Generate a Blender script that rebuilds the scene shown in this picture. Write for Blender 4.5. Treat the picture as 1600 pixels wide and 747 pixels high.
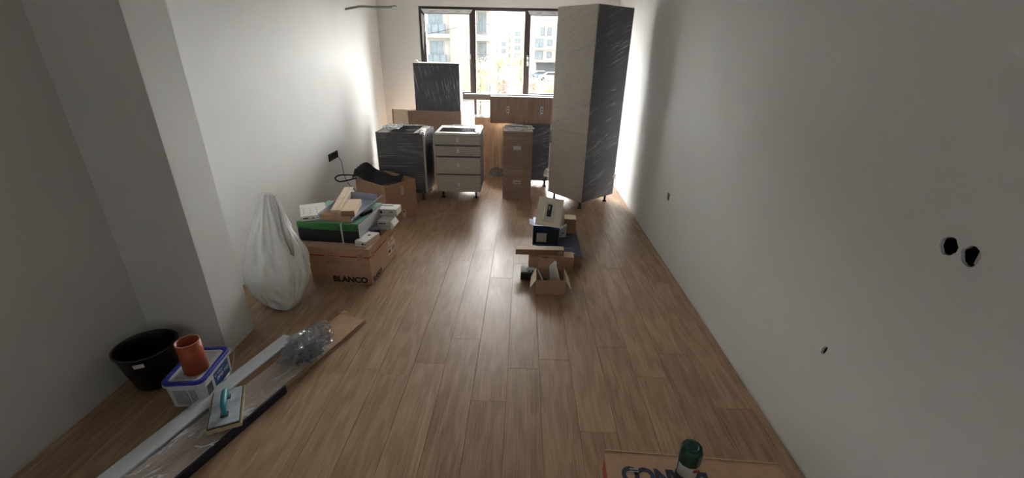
import bpy, bmesh, math, random
from mathutils import Vector, Matrix, noise
from mathutils.geometry import tessellate_polygon

for o in list(bpy.data.objects):
    bpy.data.objects.remove(o)
C = bpy.context.scene.collection
S = bpy.context.scene
PI = math.pi

# ---------------------------------------------------------------- camera
cd = bpy.data.cameras.new('camera'); cam = bpy.data.objects.new('camera', cd); C.objects.link(cam)
cd.sensor_width = 36.0; cd.lens = 664.99 / 1600 * 36.0; cd.clip_start = 0.05; cd.clip_end = 1000
pitch, roll, yaw = 0.416885, 0.0214888, 0.0199677
_f = Vector((0, math.cos(pitch), -math.sin(pitch))); _u = Vector((0, math.sin(pitch), math.cos(pitch))); _r = Vector((1, 0, 0))
_r2 = math.cos(roll) * _r + math.sin(roll) * _u; _u2 = -math.sin(roll) * _r + math.cos(roll) * _u
RZ = Matrix.Rotation(yaw, 3, 'Z')
r_, u_, f_ = RZ @ _r2, RZ @ _u2, RZ @ _f
cam.matrix_world = Matrix(((r_.x, u_.x, -f_.x, 0), (r_.y, u_.y, -f_.y, 0), (r_.z, u_.z, -f_.z, 1.75), (0, 0, 0, 1)))
S.camera = cam

# ---------------------------------------------------------------- sky, sun, exposure
w = bpy.data.worlds.new('overcast_sky'); S.world = w; w.use_nodes = True
nt = w.node_tree; nt.nodes.clear()
tc = nt.nodes.new('ShaderNodeTexCoord'); nz = nt.nodes.new('ShaderNodeTexNoise'); nz.inputs['Scale'].default_value = 2.0
rp = nt.nodes.new('ShaderNodeValToRGB'); rp.color_ramp.elements[0].color = (0.86, 0.93, 1.0, 1); rp.color_ramp.elements[1].color = (1.0, 1.0, 1.0, 1)
bg = nt.nodes.new('ShaderNodeBackground'); wo = nt.nodes.new('ShaderNodeOutputWorld')
nt.links.new(tc.outputs['Generated'], nz.inputs['Vector']); nt.links.new(nz.outputs['Fac'], rp.inputs['Fac'])
nt.links.new(rp.outputs['Color'], bg.inputs['Color']); nt.links.new(bg.outputs['Background'], wo.inputs['Surface'])
bg.inputs['Strength'].default_value = 2.6
sl = bpy.data.lights.new('veiled_sun', 'SUN'); sl.energy = 62.0; sl.angle = math.radians(115); sl.color = (1.0, 0.985, 0.96)
sun = bpy.data.objects.new('veiled_sun', sl); C.objects.link(sun)
sun.rotation_euler = Vector((-0.04, 1.0, 0.20)).to_track_quat('Z', 'Y').to_euler()
S.view_settings.view_transform = 'Standard'; S.view_settings.look = 'None'
S.view_settings.gamma = 1; S.view_settings.exposure = 0.42; S.view_settings.use_curve_mapping = False

# ---------------------------------------------------------------- materials
def lin(h):
    h = h.lstrip('#'); v = [int(h[i:i + 2], 16) / 255 for i in (0, 2, 4)]
    return tuple((c / 12.92 if c <= .04045 else ((c + .055) / 1.055) ** 2.4) for c in v) + (1,)

def mat(name, hexc, rough=0.6, var=0.06, scale=12.0, bump=0.0, bscale=200.0, metal=0.0, spec=0.5, stretch=(1, 1, 1), per_object=False):
    """procedural material: base colour broken up by noise, with fine relief"""
    m = bpy.data.materials.new(name); m.use_nodes = True
    n = m.node_tree; b = n.nodes['Principled BSDF']
    b.inputs['Roughness'].default_value = rough; b.inputs['Metallic'].default_value = metal
    b.inputs['Specular IOR Level'].default_value = spec
    t = n.nodes.new('ShaderNodeTexCoord'); mp = n.nodes.new('ShaderNodeMapping'); mp.inputs['Scale'].default_value = stretch
    n.links.new(t.outputs['Object'], mp.inputs['Vector'])
    no = n.nodes.new('ShaderNodeTexNoise'); no.inputs['Scale'].default_value = scale; no.inputs['Detail'].default_value = 5
    n.links.new(mp.outputs['Vector'], no.inputs['Vector'])
    r = n.nodes.new('ShaderNodeValToRGB'); c = lin(hexc)
    r.color_ramp.elements[0].position = .3; r.color_ramp.elements[1].position = .7
    r.color_ramp.elements[0].color = tuple(x * (1 - var) for x in c[:3]) + (1,)
    r.color_ramp.elements[1].color = tuple(min(1, x * (1 + var)) for x in c[:3]) + (1,)
    n.links.new(no.outputs['Fac'], r.inputs['Fac']); n.links.new(r.outputs['Color'], b.inputs['Base Color'])
    if bump:
        n2 = n.nodes.new('ShaderNodeTexNoise'); n2.inputs['Scale'].default_value = bscale; n2.inputs['Detail'].default_value = 3
        n.links.new(mp.outputs['Vector'], n2.inputs['Vector'])
        bp = n.nodes.new('ShaderNodeBump'); bp.inputs['Strength'].default_value = bump; bp.inputs['Distance'].default_value = .004
        n.links.new(n2.outputs['Fac'], bp.inputs['Height']); n.links.new(bp.outputs['Normal'], b.inputs['Normal'])
    return m

def wood(name, dark, mid, light, rough=.34, axis='Y', sc=1.0, spec=.45):
    """oak: fine pores along the board, soft cathedral figure, tone differing board by board"""
    m = bpy.data.materials.new(name); m.use_nodes = True
    n = m.node_tree; b = n.nodes['Principled BSDF']; L = n.links.new
    b.inputs['Specular IOR Level'].default_value = spec
    t = n.nodes.new('ShaderNodeTexCoord'); oi = n.nodes.new('ShaderNodeObjectInfo')
    add = n.nodes.new('ShaderNodeVectorMath'); add.operation = 'ADD'
    mul = n.nodes.new('ShaderNodeVectorMath'); mul.operation = 'SCALE'; mul.inputs[0].default_value = (37.0, 53.0, 11.0)
    L(oi.outputs['Random'], mul.inputs['Scale']); L(t.outputs['Object'], add.inputs[0]); L(mul.outputs['Vector'], add.inputs[1])
    def st(s):
        mp = n.nodes.new('ShaderNodeMapping'); mp.inputs['Scale'].default_value = s; L(add.outputs['Vector'], mp.inputs['Vector']); return mp
    lo = .022
    s1 = {'Y': (1, lo, 1), 'Z': (1, 1, lo), 'X': (lo, 1, 1)}[axis]
    s2 = {'Y': (1, .16, 1), 'Z': (1, 1, .16), 'X': (.16, 1, 1)}[axis]
    fine = n.nodes.new('ShaderNodeTexNoise'); fine.inputs['Scale'].default_value = 240 * sc; fine.inputs['Detail'].default_value = 3
    L(st(s1).outputs['Vector'], fine.inputs['Vector'])
    big = n.nodes.new('ShaderNodeTexNoise'); big.inputs['Scale'].default_value = 9 * sc; big.inputs['Detail'].default_value = 2
    L(st(s2).outputs['Vector'], big.inputs['Vector'])
    fig = n.nodes.new('ShaderNodeMath'); fig.operation = 'MULTIPLY'; fig.inputs[1].default_value = 30; L(big.outputs['Fac'], fig.inputs[0])
    sn = n.nodes.new('ShaderNodeMath'); sn.operation = 'SINE'; L(fig.outputs[0], sn.inputs[0])
    a = n.nodes.new('ShaderNodeMath'); a.operation = 'MULTIPLY_ADD'; a.inputs[1].default_value = .075; L(sn.outputs[0], a.inputs[0])
    a2 = n.nodes.new('ShaderNodeMath'); a2.operation = 'MULTIPLY_ADD'; a2.inputs[1].default_value = .72; a2.inputs[2].default_value = .14
    L(fine.outputs['Fac'], a2.inputs[0]); L(a2.outputs[0], a.inputs[2])
    rd = n.nodes.new('ShaderNodeMath'); rd.operation = 'MULTIPLY_ADD'; rd.inputs[1].default_value = .16; rd.inputs[2].default_value = -.08; L(oi.outputs['Random'], rd.inputs[0])
    a3 = n.nodes.new('ShaderNodeMath'); a3.operation = 'ADD'; L(a.outputs[0], a3.inputs[0]); L(rd.outputs[0], a3.inputs[1])
    r = n.nodes.new('ShaderNodeValToRGB'); r.color_ramp.elements[0].position = .25; r.color_ramp.elements[0].color = lin(dark)
    r.color_ramp.elements[1].position = .78; r.color_ramp.elements[1].color = lin(light)
    e = r.color_ramp.elements.new(.5); e.color = lin(mid)
    L(a3.outputs[0], r.inputs['Fac']); L(r.outputs['Color'], b.inputs['Base Color'])
    rr = n.nodes.new('ShaderNodeMath'); rr.operation = 'MULTIPLY_ADD'; rr.inputs[1].default_value = .22; rr.inputs[2].default_value = rough - .08
    L(big.outputs['Fac'], rr.inputs[0]); L(rr.outputs[0], b.inputs['Roughness'])
    bp = n.nodes.new('ShaderNodeBump'); bp.inputs['Strength'].default_value = .18; bp.inputs['Distance'].default_value = .001
    L(fine.outputs['Fac'], bp.inputs['Height']); L(bp.outputs['Normal'], b.inputs['Normal'])
    return m

def wrap(name, scale=(3, 3, 60), rot=(0, 0, 0), amount=.6, base=.05, tint='#e9ecef', freq=1.0, width=.03, lo=.45):
    """clear stretch film: see-through, glossy, with whitish wrinkles along the pull"""
    m = bpy.data.materials.new(name); m.use_nodes = True
    n = m.node_tree; L = n.links.new; b = n.nodes['Principled BSDF']; out = n.nodes['Material Output']
    b.inputs['Base Color'].default_value = lin(tint); b.inputs['Roughness'].default_value = .18; b.inputs['Specular IOR Level'].default_value = .8
    t = n.nodes.new('ShaderNodeTexCoord'); mp0 = n.nodes.new('ShaderNodeMapping'); mp0.inputs['Rotation'].default_value = rot
    mp = n.nodes.new('ShaderNodeMapping'); mp.inputs['Scale'].default_value = scale
    L(t.outputs['Object'], mp0.inputs['Vector']); L(mp0.outputs['Vector'], mp.inputs['Vector'])
    no = n.nodes.new('ShaderNodeTexNoise'); no.inputs['Scale'].default_value = freq; no.inputs['Detail'].default_value = 2.5; no.inputs['Distortion'].default_value = .8
    L(mp.outputs['Vector'], no.inputs['Vector'])
    s = n.nodes.new('ShaderNodeMath'); s.operation = 'SUBTRACT'; s.inputs[1].default_value = .5; L(no.outputs['Fac'], s.inputs[0])
    ab = n.nodes.new('ShaderNodeMath'); ab.operation = 'ABSOLUTE'; L(s.outputs[0], ab.inputs[0])
    mr = n.nodes.new('ShaderNodeMapRange'); mr.inputs['From Min'].default_value = 0; mr.inputs['From Max'].default_value = width
    mr.inputs['To Min'].default_value = amount; mr.inputs['To Max'].default_value = 0; L(ab.outputs[0], mr.inputs['Value'])
    mk = n.nodes.new('ShaderNodeTexNoise'); mk.inputs['Scale'].default_value = 3.2; L(t.outputs['Object'], mk.inputs['Vector'])
    mm = n.nodes.new('ShaderNodeMapRange'); mm.inputs['From Min'].default_value = lo; mm.inputs['From Max'].default_value = lo + .2; L(mk.outputs['Fac'], mm.inputs['Value'])
    mu = n.nodes.new('ShaderNodeMath'); mu.operation = 'MULTIPLY'; L(mr.outputs[0], mu.inputs[0]); L(mm.outputs[0], mu.inputs[1])
    ad = n.nodes.new('ShaderNodeMath'); ad.operation = 'ADD'; ad.inputs[1].default_value = base; ad.use_clamp = True; L(mu.outputs[0], ad.inputs[0])
    bp = n.nodes.new('ShaderNodeBump'); bp.inputs['Strength'].default_value = .6; bp.inputs['Distance'].default_value = .01
    L(no.outputs['Fac'], bp.inputs['Height']); L(bp.outputs['Normal'], b.inputs['Normal'])
    tr = n.nodes.new('ShaderNodeBsdfTransparent'); mx = n.nodes.new('ShaderNodeMixShader')
    L(ad.outputs[0], mx.inputs[0]); L(tr.outputs[0], mx.inputs[1]); L(b.outputs[0], mx.inputs[2]); L(mx.outputs[0], out.inputs['Surface'])
    return m

def glass(name):
    m = bpy.data.materials.new(name); m.use_nodes = True
    n = m.node_tree; L = n.links.new; out = n.nodes['Material Output']; n.nodes.remove(n.nodes['Principled BSDF'])
    tr = n.nodes.new('ShaderNodeBsdfTransparent'); gl = n.nodes.new('ShaderNodeBsdfGlossy'); gl.inputs['Roughness'].default_value = .02
    fr = n.nodes.new('ShaderNodeLayerWeight'); fr.inputs['Blend'].default_value = .12; mx = n.nodes.new('ShaderNodeMixShader')
    L(fr.outputs['Facing'], mx.inputs[0]); L(tr.outputs[0], mx.inputs[1]); L(gl.outputs[0], mx.inputs[2]); L(mx.outputs[0], out.inputs['Surface'])
    return m

M = {}
M['plaster'] = mat('white_plaster', '#d9dad8', .85, .02, 3, bump=.25, bscale=260)
M['plaster_raw'] = mat('raw_plaster', '#b9b4aa', .95, .15, 40, bump=.6, bscale=90)
M['ceiling'] = mat('ceiling_paint', '#dcdddb', .9, .02, 3)
M['floor'] = wood('oak_laminate', '#84694f', '#a4876b', '#bfa486')
M['subfloor'] = mat('joint_underlay', '#57432f', .9)  # dark brown underlay seen through the plank joints
M['frame'] = mat('anthracite_brown_pvc', '#453c3c', .45, .06, 30)
M['film'] = mat('protective_film', '#d3d8dd', .5, .12, 25)
M['print'] = mat('film_print_blue', '#5a6f93', .6)
M['glass'] = glass('window_glass')
M['alu'] = mat('brushed_handle', '#c9c9c8', .35, .05, 30, metal=.3)
M['white_stain'] = mat('edge_white', '#e8e8e6', .4, .03)
M['dark'] = mat('charcoal_carcass', '#3c3b44', .5, .16, 9, stretch=(1, 1, 6))
M['dark2'] = mat('dark_inside', '#232327', .6, .15, 6)
M['greige'] = mat('greige_door', '#c0b7aa', .55, .09, 30, stretch=(.15, .15, 3))
M['greige2'] = mat('greige_textile_door', '#c4bcb0', .55, .10, 60, stretch=(.3, .3, 2))
M['black'] = mat('black_plastic', '#131313', .4, .2, 10)
M['tubblack'] = mat('black_rubber_tub', '#0d0d0e', .38, .3, 14)
M['oakv'] = wood('oak_veneer_vertical', '#7d614d', '#9f7f66', '#b8997c', .45, 'Z', .7)
M['oakh'] = wood('oak_veneer_horizontal', '#7d6453', '#9f8370', '#b59a86', .45, 'X', .5)
M['oakw'] = wood('oak_veneer_warm', '#94704e', '#bb9570', '#d0ae88', .45, 'Z', .6)
M['card'] = mat('corrugated_cardboard', '#b8967a', .85, .07, 30, bump=.15, bscale=60, stretch=(1, 1, 1))
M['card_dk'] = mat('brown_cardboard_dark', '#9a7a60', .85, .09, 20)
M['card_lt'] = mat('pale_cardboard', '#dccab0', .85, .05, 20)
M['card_edge'] = mat('cardboard_raw_edge', '#c8ab86', .9, .10, 80)
M['card_in'] = mat('cardboard_inside', '#a5845f', .9, .06, 20)
M['white'] = mat('white_carton', '#dcdad4', .6, .04, 20)
M['cream'] = mat('cream_plastic', '#e9e2cd', .5, .05, 20)
M['greyblue'] = mat('bluish_tray_lining', '#a3a7bd', .7, .07, 20)
M['green'] = mat('green_carton', '#2f7a3a', .5, .2, 14)
M['greenpale'] = mat('pale_green_top', '#7fae93', .45, .14, 10)
M['carton_black'] = mat('black_carton', '#1c1d1f', .55, .2, 10)
M['print_grey'] = mat('grey_printed_side', '#b9bbc0', .6, .18, 60)
M['ink'] = mat('black_ink', '#22222a', .7, .1)
M['ink_blue'] = mat('navy_ink', '#262c4c', .7, .12)
M['ink_red'] = mat('red_ink', '#a03a30', .7, .12, 40)
M['ink_olive'] = mat('yellow_ink', '#b59a3a', .6)
M['strap'] = mat('white_strap', '#cfd2c8', .5)
M['navy'] = mat('navy_glossy_carton', '#30364a', .32, .22, 5)
M['blue'] = mat('blue_carton', '#2e5c9c', .4, .15, 8)
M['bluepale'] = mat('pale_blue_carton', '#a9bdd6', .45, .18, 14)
M['putty'] = mat('grey_foam_piece', '#c4bdb2', .8, .06, 30)
M['orange'] = mat('orange_brown_sewer_pipe', '#a4482c', .42, .08, 18)
M['pipe_rim'] = mat('cut_pipe_rim', '#cf9a80', .6, .05)
M['bucket'] = mat('translucent_white_pail', '#c9cbd0', .4, .05, 20)
M['lidblue'] = mat('blue_lid_rim', '#2a37a0', .35, .12, 14)
M['labelblue'] = mat('blue_pail_label', '#2c4f8c', .5, .15, 20)
M['labelgrey'] = mat('grey_pail_print', '#9a9c9f', .6, .3, 90)
M['label_shade'] = mat('dark_print_and_gap_shade', '#4a4a4c', .6, .3, 60)
M['wire'] = mat('white_wire', '#d5d3cb', .4)
M['foamwhite'] = mat('white_profile', '#cfd5da', .55, .04, 60, bump=.1, bscale=200)
M['lip'] = mat('grey_profile_side', '#8d9096', .5, .08, 20)
M['board'] = wood('packed_oak_boards', '#7d6a5d', '#9f8b7d', '#b8a597', .45, 'Y', .8)
M['packedge'] = mat('navy_pack_edge', '#1f2236', .4, .2, 10)
M['teal'] = mat('teal_handle', '#2f8a98', .38, .14, 14)
M['sponge'] = mat('dirty_cream_sponge', '#b3a582', .95, .16, 60, bump=.6, bscale=150)
M['floatplate'] = mat('stained_float_plate', '#a9b3bb', .55, .35, 16)
M['darkline'] = mat('dark_adhesive_line', '#3b352c', .8, .2)
M['capgreen'] = mat('dark_green_cap', '#0c3a2e', .32, .12, 30)
M['canwhite'] = mat('white_can_sleeve', '#b9bab8', .35, .05)
M['canblack'] = mat('dark_can_base', '#20252b', .35, .1)
M['redtext'] = mat('crimson_lettering', '#8a2238', .5)
M['blackcloth'] = mat('black_bag_cloth', '#17171a', .75, .25, 20)
M['cable'] = mat('dark_cable', '#4b4744', .6)
M['conduit'] = mat('grey_conduit', '#8e8f8d', .6, .12, 20)
M['sack'] = mat('woven_polypropylene', '#f0f1ef', .42, .03, 30, bump=1.0, bscale=16)
b_ = M['sack'].node_tree.nodes['Principled BSDF']; b_.inputs['Subsurface Weight'].default_value = 0.0
M['wrapH'] = wrap('stretch_film_horizontal', (.9, .9, 40), (.05, .06, 0), .6, .05, width=.016, lo=.38)
M['wrapD'] = wrap('stretch_film_dense', (1.5, 1.5, 80), (.02, .0, 0), .35, .05, width=.05, lo=.3)
M['wrapTall'] = wrap('stretch_film_diagonal', (.8, .8, 40), (.30, .34, 0), .8, .05, width=.014, lo=.40)
M['wrapV'] = wrap('stretch_film_vertical', (30, 30, 1.0), (.0, .2, 0), .75, .05, width=.016, lo=.35)
M['wrapF'] = wrap('pack_film', (14, 3, 14), (0, 0, .6), .8, .16, width=.035, lo=.35)
M['crumple'] = wrap('crumpled_film', (7, 7, 7), (0, 0, 0), .6, .34, '#a4a6ab', width=.03, lo=.3)
M['crumple_w'] = wrap('crumpled_white_film', (20, 20, 20), (0, 0, 0), .95, .45, '#f2f5f7', width=.06, lo=.2)
# outdoors
M['facade'] = mat('cream_render', '#cdbfa9', .9, .05, .5)
M['facade_w'] = mat('white_render', '#c6c2bb', .9, .04, .5)
M['facade_p'] = mat('peach_render', '#cdbba6', .9, .05, .5)
M['outglass'] = mat('street_window_glass', '#849197', .3, .15, 2)
M['shutter'] = mat('grey_shutter', '#6d7073', .6, .1, 3)
M['rail'] = mat('balcony_railing', '#6f7a82', .4, .1, 4)
M['ground'] = mat('pale_pavement', '#74726a', .95, .12, .4)
M['asphalt'] = mat('parking_asphalt', '#62625f', .95, .1, .5)
M['leafy'] = mat('yellow_autumn_leaves', '#cfc79a', .7, .25, 2)
M['leafr'] = mat('russet_autumn_leaves', '#b79f92', .7, .3, 2)
M['leafg'] = mat('yellow_green_leaves', '#c9cf94', .7, .3, 2)
M['bark'] = mat('pale_bark', '#8f8575', .9, .2, 10)
M['pole'] = mat('pale_green_pole', '#a9bdb0', .5, .05)
M['car_w'] = mat('white_car_paint', '#d8dcdf', .25, .03)
M['car_b'] = mat('blue_grey_car_paint', '#5f7890', .25, .05)
M['tyre'] = mat('tyre_rubber', '#2a2a2a', .8, .1)

# ---------------------------------------------------------------- helpers
def bx(bm, x0, x1, y0, y1, z0, z1):
    v = [bm.verts.new(p) for p in ((x0, y0, z0), (x1, y0, z0), (x1, y1, z0), (x0, y1, z0), (x0, y0, z1), (x1, y0, z1), (x1, y1, z1), (x0, y1, z1))]
    for f in ((0, 3, 2, 1), (4, 5, 6, 7), (0, 1, 5, 4), (1, 2, 6, 5), (2, 3, 7, 6), (3, 0, 4, 7)):
        bm.faces.new([v[i] for i in f])
    return v

def hexa(bm, p):                                        # eight free corners, bottom four then top four
    v = [bm.verts.new(q) for q in p]
    for f in ((0, 3, 2, 1), (4, 5, 6, 7), (0, 1, 5, 4), (1, 2, 6, 5), (2, 3, 7, 6), (3, 0, 4, 7)):
        bm.faces.new([v[i] for i in f])

def obj(name, bm, m, parent=None, smooth=False, bevel=0.0, seg=2):
    if bevel:
        bmesh.ops.bevel(bm, geom=list(bm.edges), offset=bevel, segments=seg, profile=.5, affect='EDGES')
    bmesh.ops.recalc_face_normals(bm, faces=bm.faces)
    me = bpy.data.meshes.new(name); bm.to_mesh(me); bm.free()
    me.materials.append(m)
    if smooth:
        for p in me.polygons: p.use_smooth = True
    o = bpy.data.objects.new(name, me); C.objects.link(o)
    if parent: o.parent = parent
    return o

def box(name, b, m, parent=None, bevel=0.0):
    bm = bmesh.new(); bx(bm, *b); return obj(name, bm, m, parent, bevel=bevel)

def boxes(name, bs, m, parent=None):
    bm = bmesh.new()
    for b in bs: bx(bm, *b)
    o = obj(name, bm, m, parent)
    if len(bs) > 1 and name in ('small_print', 'handling_marks', 'printed_code'): o['kind'] = 'stuff'      # print too small to pick apart
    return o

def tag(o, label, cat, group=None):
    o['label'] = label; o['category'] = cat
    if group: o['group'] = group
    return o

def thing(name, label, cat, loc=(0, 0, 0), rz=0.0, group=None, rot=None):
    o = bpy.data.objects.new(name, None); C.objects.link(o); o.empty_display_size = .1
    o.location = loc; o.rotation_euler = rot or (0, 0, rz)
    return tag(o, label, cat, group)

def struct(o):
    o['kind'] = 'structure'; return o

def tube(bm, pts, r, n=10, cap=True, radii=None):
    pts = [Vector(p) for p in pts]; rings = []
    up = Vector((0, 0, 1))
    for i, p in enumerate(pts):
        d = (pts[min(i + 1, len(pts) - 1)] - pts[max(i - 1, 0)]).normalized()
        a = d.cross(up)
        if a.length < 1e-3: a = d.cross(Vector((1, 0, 0)))
        a.normalize(); b = d.cross(a).normalized(); rr = radii[i] if radii else r
        rings.append([bm.verts.new(p + rr * (math.cos(2 * PI * k / n) * a + math.sin(2 * PI * k / n) * b)) for k in range(n)])
    for i in range(len(rings) - 1):
        for k in range(n):
            bm.faces.new((rings[i][k], rings[i][(k + 1) % n], rings[i + 1][(k + 1) % n], rings[i + 1][k]))
    if cap:
        bm.faces.new(rings[0]); bm.faces.new(rings[-1])
    return rings

def lathe(bm, prof, n=40, cx=0, cy=0):
    rings = [[bm.verts.new((cx + r * math.cos(2 * PI * k / n), cy + r * math.sin(2 * PI * k / n), z)) for k in range(n)] for r, z in prof]
    for i in range(len(rings) - 1):
        for k in range(n):
            bm.faces.new((rings[i][k], rings[i][(k + 1) % n], rings[i + 1][(k + 1) % n], rings[i + 1][k]))
    return rings

def smoothpts(pts, n=8):                                # Catmull-Rom through the points
    P = [Vector(p) for p in pts]; P = [P[0]] + P + [P[-1]]; out = []
    for i in range(1, len(P) - 2):
        for k in range(n):
            t = k / n; a, b, c, d = P[i - 1], P[i], P[i + 1], P[i + 2]
            out.append(.5 * ((2 * b) + (c - a) * t + (2 * a - 5 * b + 4 * c - d) * t * t + (3 * b - a - 3 * c + d) * t ** 3))
    out.append(P[-2]); return out

def text(name, s, size, m, parent, loc, rot, bold=.0, extrude=.0004, align='LEFT', sx=1.0):
    cu = bpy.data.curves.new(name, 'FONT'); cu.body = s; cu.size = size; cu.offset = bold; cu.extrude = extrude; cu.align_x = align; cu.resolution_u = 3
    t = bpy.data.objects.new(name, cu); C.objects.link(t)
    me = bpy.data.meshes.new_from_object(t.evaluated_get(bpy.context.evaluated_depsgraph_get()))
    bpy.data.objects.remove(t)
    me.materials.clear(); me.materials.append(m)
    o = bpy.data.objects.new(name, me); C.objects.link(o); o.parent = parent; o.location = loc; o.rotation_euler = rot; o.scale = (sx, 1, 1)
    return o

def film_shell(name, b, m, parent, off=.004):
    """wrap pulled round a box: a closed skin a few millimetres out, slightly uneven"""
    bm = bmesh.new(); bx(bm, b[0] - off, b[1] + off, b[2] - off, b[3] + off, b[4] - off, b[5] + off)
    bmesh.ops.subdivide_edges(bm, edges=bm.edges, cuts=9, use_grid_fill=True)
    c = Vector(((b[0] + b[1]) / 2, (b[2] + b[3]) / 2, (b[4] + b[5]) / 2))
    for v in bm.verts:
        nrm = (v.co - c).normalized(); v.co += nrm * (.0015 * noise.noise(v.co * 14))
    return obj(name, bm, m, parent)

def crumple(name, m, parent, rx, ry, rz, seed, loc=(0, 0, 0), sub=4, amp=.45, fr=2.2):
    bm = bmesh.new(); bmesh.ops.create_icosphere(bm, subdivisions=sub, radius=1)
    so = Vector((seed * 7.3, seed * 3.1, seed * 1.7))
    for v in bm.verts:
        d = v.co.normalized()
        k = 1 + amp * noise.noise(d * fr + so) + amp * .8 * abs(noise.noise(d * fr * 2.3 + so)) - amp * .5 * abs(noise.noise(d * fr * 5 + so))
        v.co = Vector((d.x * rx, d.y * ry, max(d.z, -.35) * rz)) * k
    zmin = min(v.co.z for v in bm.verts)
    for v in bm.verts: v.co += Vector(loc) - Vector((0, 0, zmin))
    return obj(name, bm, m, parent)

# ---------------------------------------------------------------- room shell
X0, X1, Y0, Y1, H = -2.2, 1.337, -2.6, 7.0, 2.65
fl = struct(box('floor', (X0 - .05, X1 + .05, Y0 - .05, Y1 + .1, -.06, -.010), M['subfloor']))
rnd = random.Random(5)
PW = .19; row0 = -.05
anchors = {-3: 1.94, 0: 1.76, 2: 2.12, 3: 1.58, -1: 2.30, 4: 2.26, 7: 1.77}      # end joints read off the picture, by row
k = math.floor((X0 - row0) / PW)
PLANK_L = 1.38
while row0 + (k - 1) * PW < X1:
    xa, xb = max(row0 + (k - 1) * PW, X0 + .005), min(row0 + k * PW, X1 - .006)
    if xb - xa > .02:
        start = anchors.get(k, rnd.uniform(0, PLANK_L)); y = start - PLANK_L * math.ceil((start - Y0) / PLANK_L)
        while y < Y1:
            ya, yb = max(y, Y0), min(y + PLANK_L, Y1)
            if yb - ya > .02:
                dz = rnd.uniform(0, .0003); tl = rnd.uniform(-.0003, .0003)
                bm = bmesh.new(); cx, cy = (xa + xb) / 2, (ya + yb) / 2; hw, hl = (xb - xa) / 2 - .0005, (yb - ya) / 2 - .0004
                c_ = .0008
                lowv = [(-hw, -hl, -.0098), (hw, -hl, -.0098), (hw, hl, -.0098), (-hw, hl, -.0098)]
                mid = [(-hw, -hl, -.0012), (hw, -hl, -.0012), (hw, hl, -.0012), (-hw, hl, -.0012)]
                top = [(-hw + c_, -hl + c_, dz - tl), (hw - c_, -hl + c_, dz + tl), (hw - c_, hl - c_, dz + tl), (-hw + c_, hl - c_, dz - tl)]
                vs = [bm.verts.new(p) for p in lowv + mid + top]
                for lo_ in (0, 4):
                    for i in range(4): bm.faces.new((vs[lo_ + i], vs[lo_ + (i + 1) % 4], vs[lo_ + 4 + (i + 1) % 4], vs[lo_ + 4 + i]))
                bm.faces.new(vs[8:12]); bm.faces.new(vs[3::-1])
                p = obj('plank', bm, M['floor'], fl); p.location = (cx, cy, -.0006)
            y += PLANK_L
    k += 1

struct(box('ceiling', (X0 - .3, X1 + .3, Y0 - .3, Y1 + .3, H, H + .2), M['ceiling']))
SY0, SY1, SZ0, SZ1 = -2.1, -1.05, .95, 2.25                 # opening for the added fill-light window, left wall behind the camera
struct(boxes('wall_left', [(X0 - .2, X0, SY1, Y1 + .25, -.06, H), (X0 - .2, X0, Y0 - .2, SY0, -.06, H),
                           (X0 - .2, X0, SY0, SY1, SZ1, H), (X0 - .2, X0, SY0, SY1, -.06, SZ0)], M['plaster']))
struct(box('wall_back', (X0 - .2, X1 + .3, Y0 - .2, Y0, -.06, H), M['plaster']))
struct(box('wall_pillar', (X0 - .01, -1.765, 2.05, 2.325, 0.004, H), M['plaster'], bevel=.003))
WX0, WX1, WZ0, WZ1 = -1.592, .835, .25, 2.322
struct(boxes('wall_far', [(X0 - .2, WX0, Y1, Y1 + .25, -.06, H), (WX1, X1 + .3, Y1, Y1 + .25, -.06, H),
                          (WX0, WX1, Y1, Y1 + .25, WZ1, H), (WX0, WX1, Y1, Y1 + .25, -.06, WZ0)], M['plaster']))

# right wall with the cut-out box holes and a slot, real recesses
def blob(y, z, ry, rz, n, jag, seed, rot=0):
    r = random.Random(seed); out = []
    for i in range(n):
        a = 2 * PI * i / n; q = 1 + r.uniform(-jag, jag)
        yy, zz = ry * q * math.cos(a), rz * q * math.sin(a)
        out.append((y + yy * math.cos(rot) - zz * math.sin(rot), z + yy * math.sin(rot) + zz * math.cos(rot)))
    return out
holes = [(blob(1.243, 1.219, .029, .030, 22, .07, 1), .05), (blob(1.172, 1.219, .029, .031, 22, .08, 2), .05),
         (blob(1.535, .585, .0125, .025, 12, .14, 3, .35), .04), ([(3.70, .525), (3.76, .53), (3.765, .60), (3.705, .595)], .04)]
outer = [(Y0 - .2, -.06), (Y1 + .25, -.06), (Y1 + .25, H), (Y0 - .2, H)]
loops = [[Vector((X1, a, b)) for a, b in outer]] + [[Vector((X1, a, b)) for a, b in h] for h, _ in holes]
flat = [v for l in loops for v in l]
bm = bmesh.new(); vs = [bm.verts.new(v) for v in flat]
for t in tessellate_polygon(loops):
    try: bm.faces.new([vs[i] for i in t])
    except ValueError: pass
base = 4
for h, dp in holes:
    n = len(h); front = vs[base:base + n]; back = [bm.verts.new((X1 + .012, a, b)) for a, b in h]
    for i in range(n): bm.faces.new((front[i], front[(i + 1) % n], back[(i + 1) % n], back[i]))
    base += n
bx(bm, X1 + .075, X1 + .3, Y0 - .2, Y1 + .25, -.06, H)
wr = struct(obj('wall_right', bm, M['plaster']))
for (h, dp), nm in zip(holes, ('recess', 'recess', 'recess', 'recess')):
    bm = bmesh.new(); n = len(h)
    a_ = [bm.verts.new((X1 + .012, a, b)) for a, b in h]; b2 = [bm.verts.new((X1 + .012 + dp, a, b)) for a, b in h]
    for i in range(n): bm.faces.new((a_[i], a_[(i + 1) % n], b2[(i + 1) % n], b2[i]))
    bm.faces.new(b2)
    o = obj(nm, bm, M['black'], wr)
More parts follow.
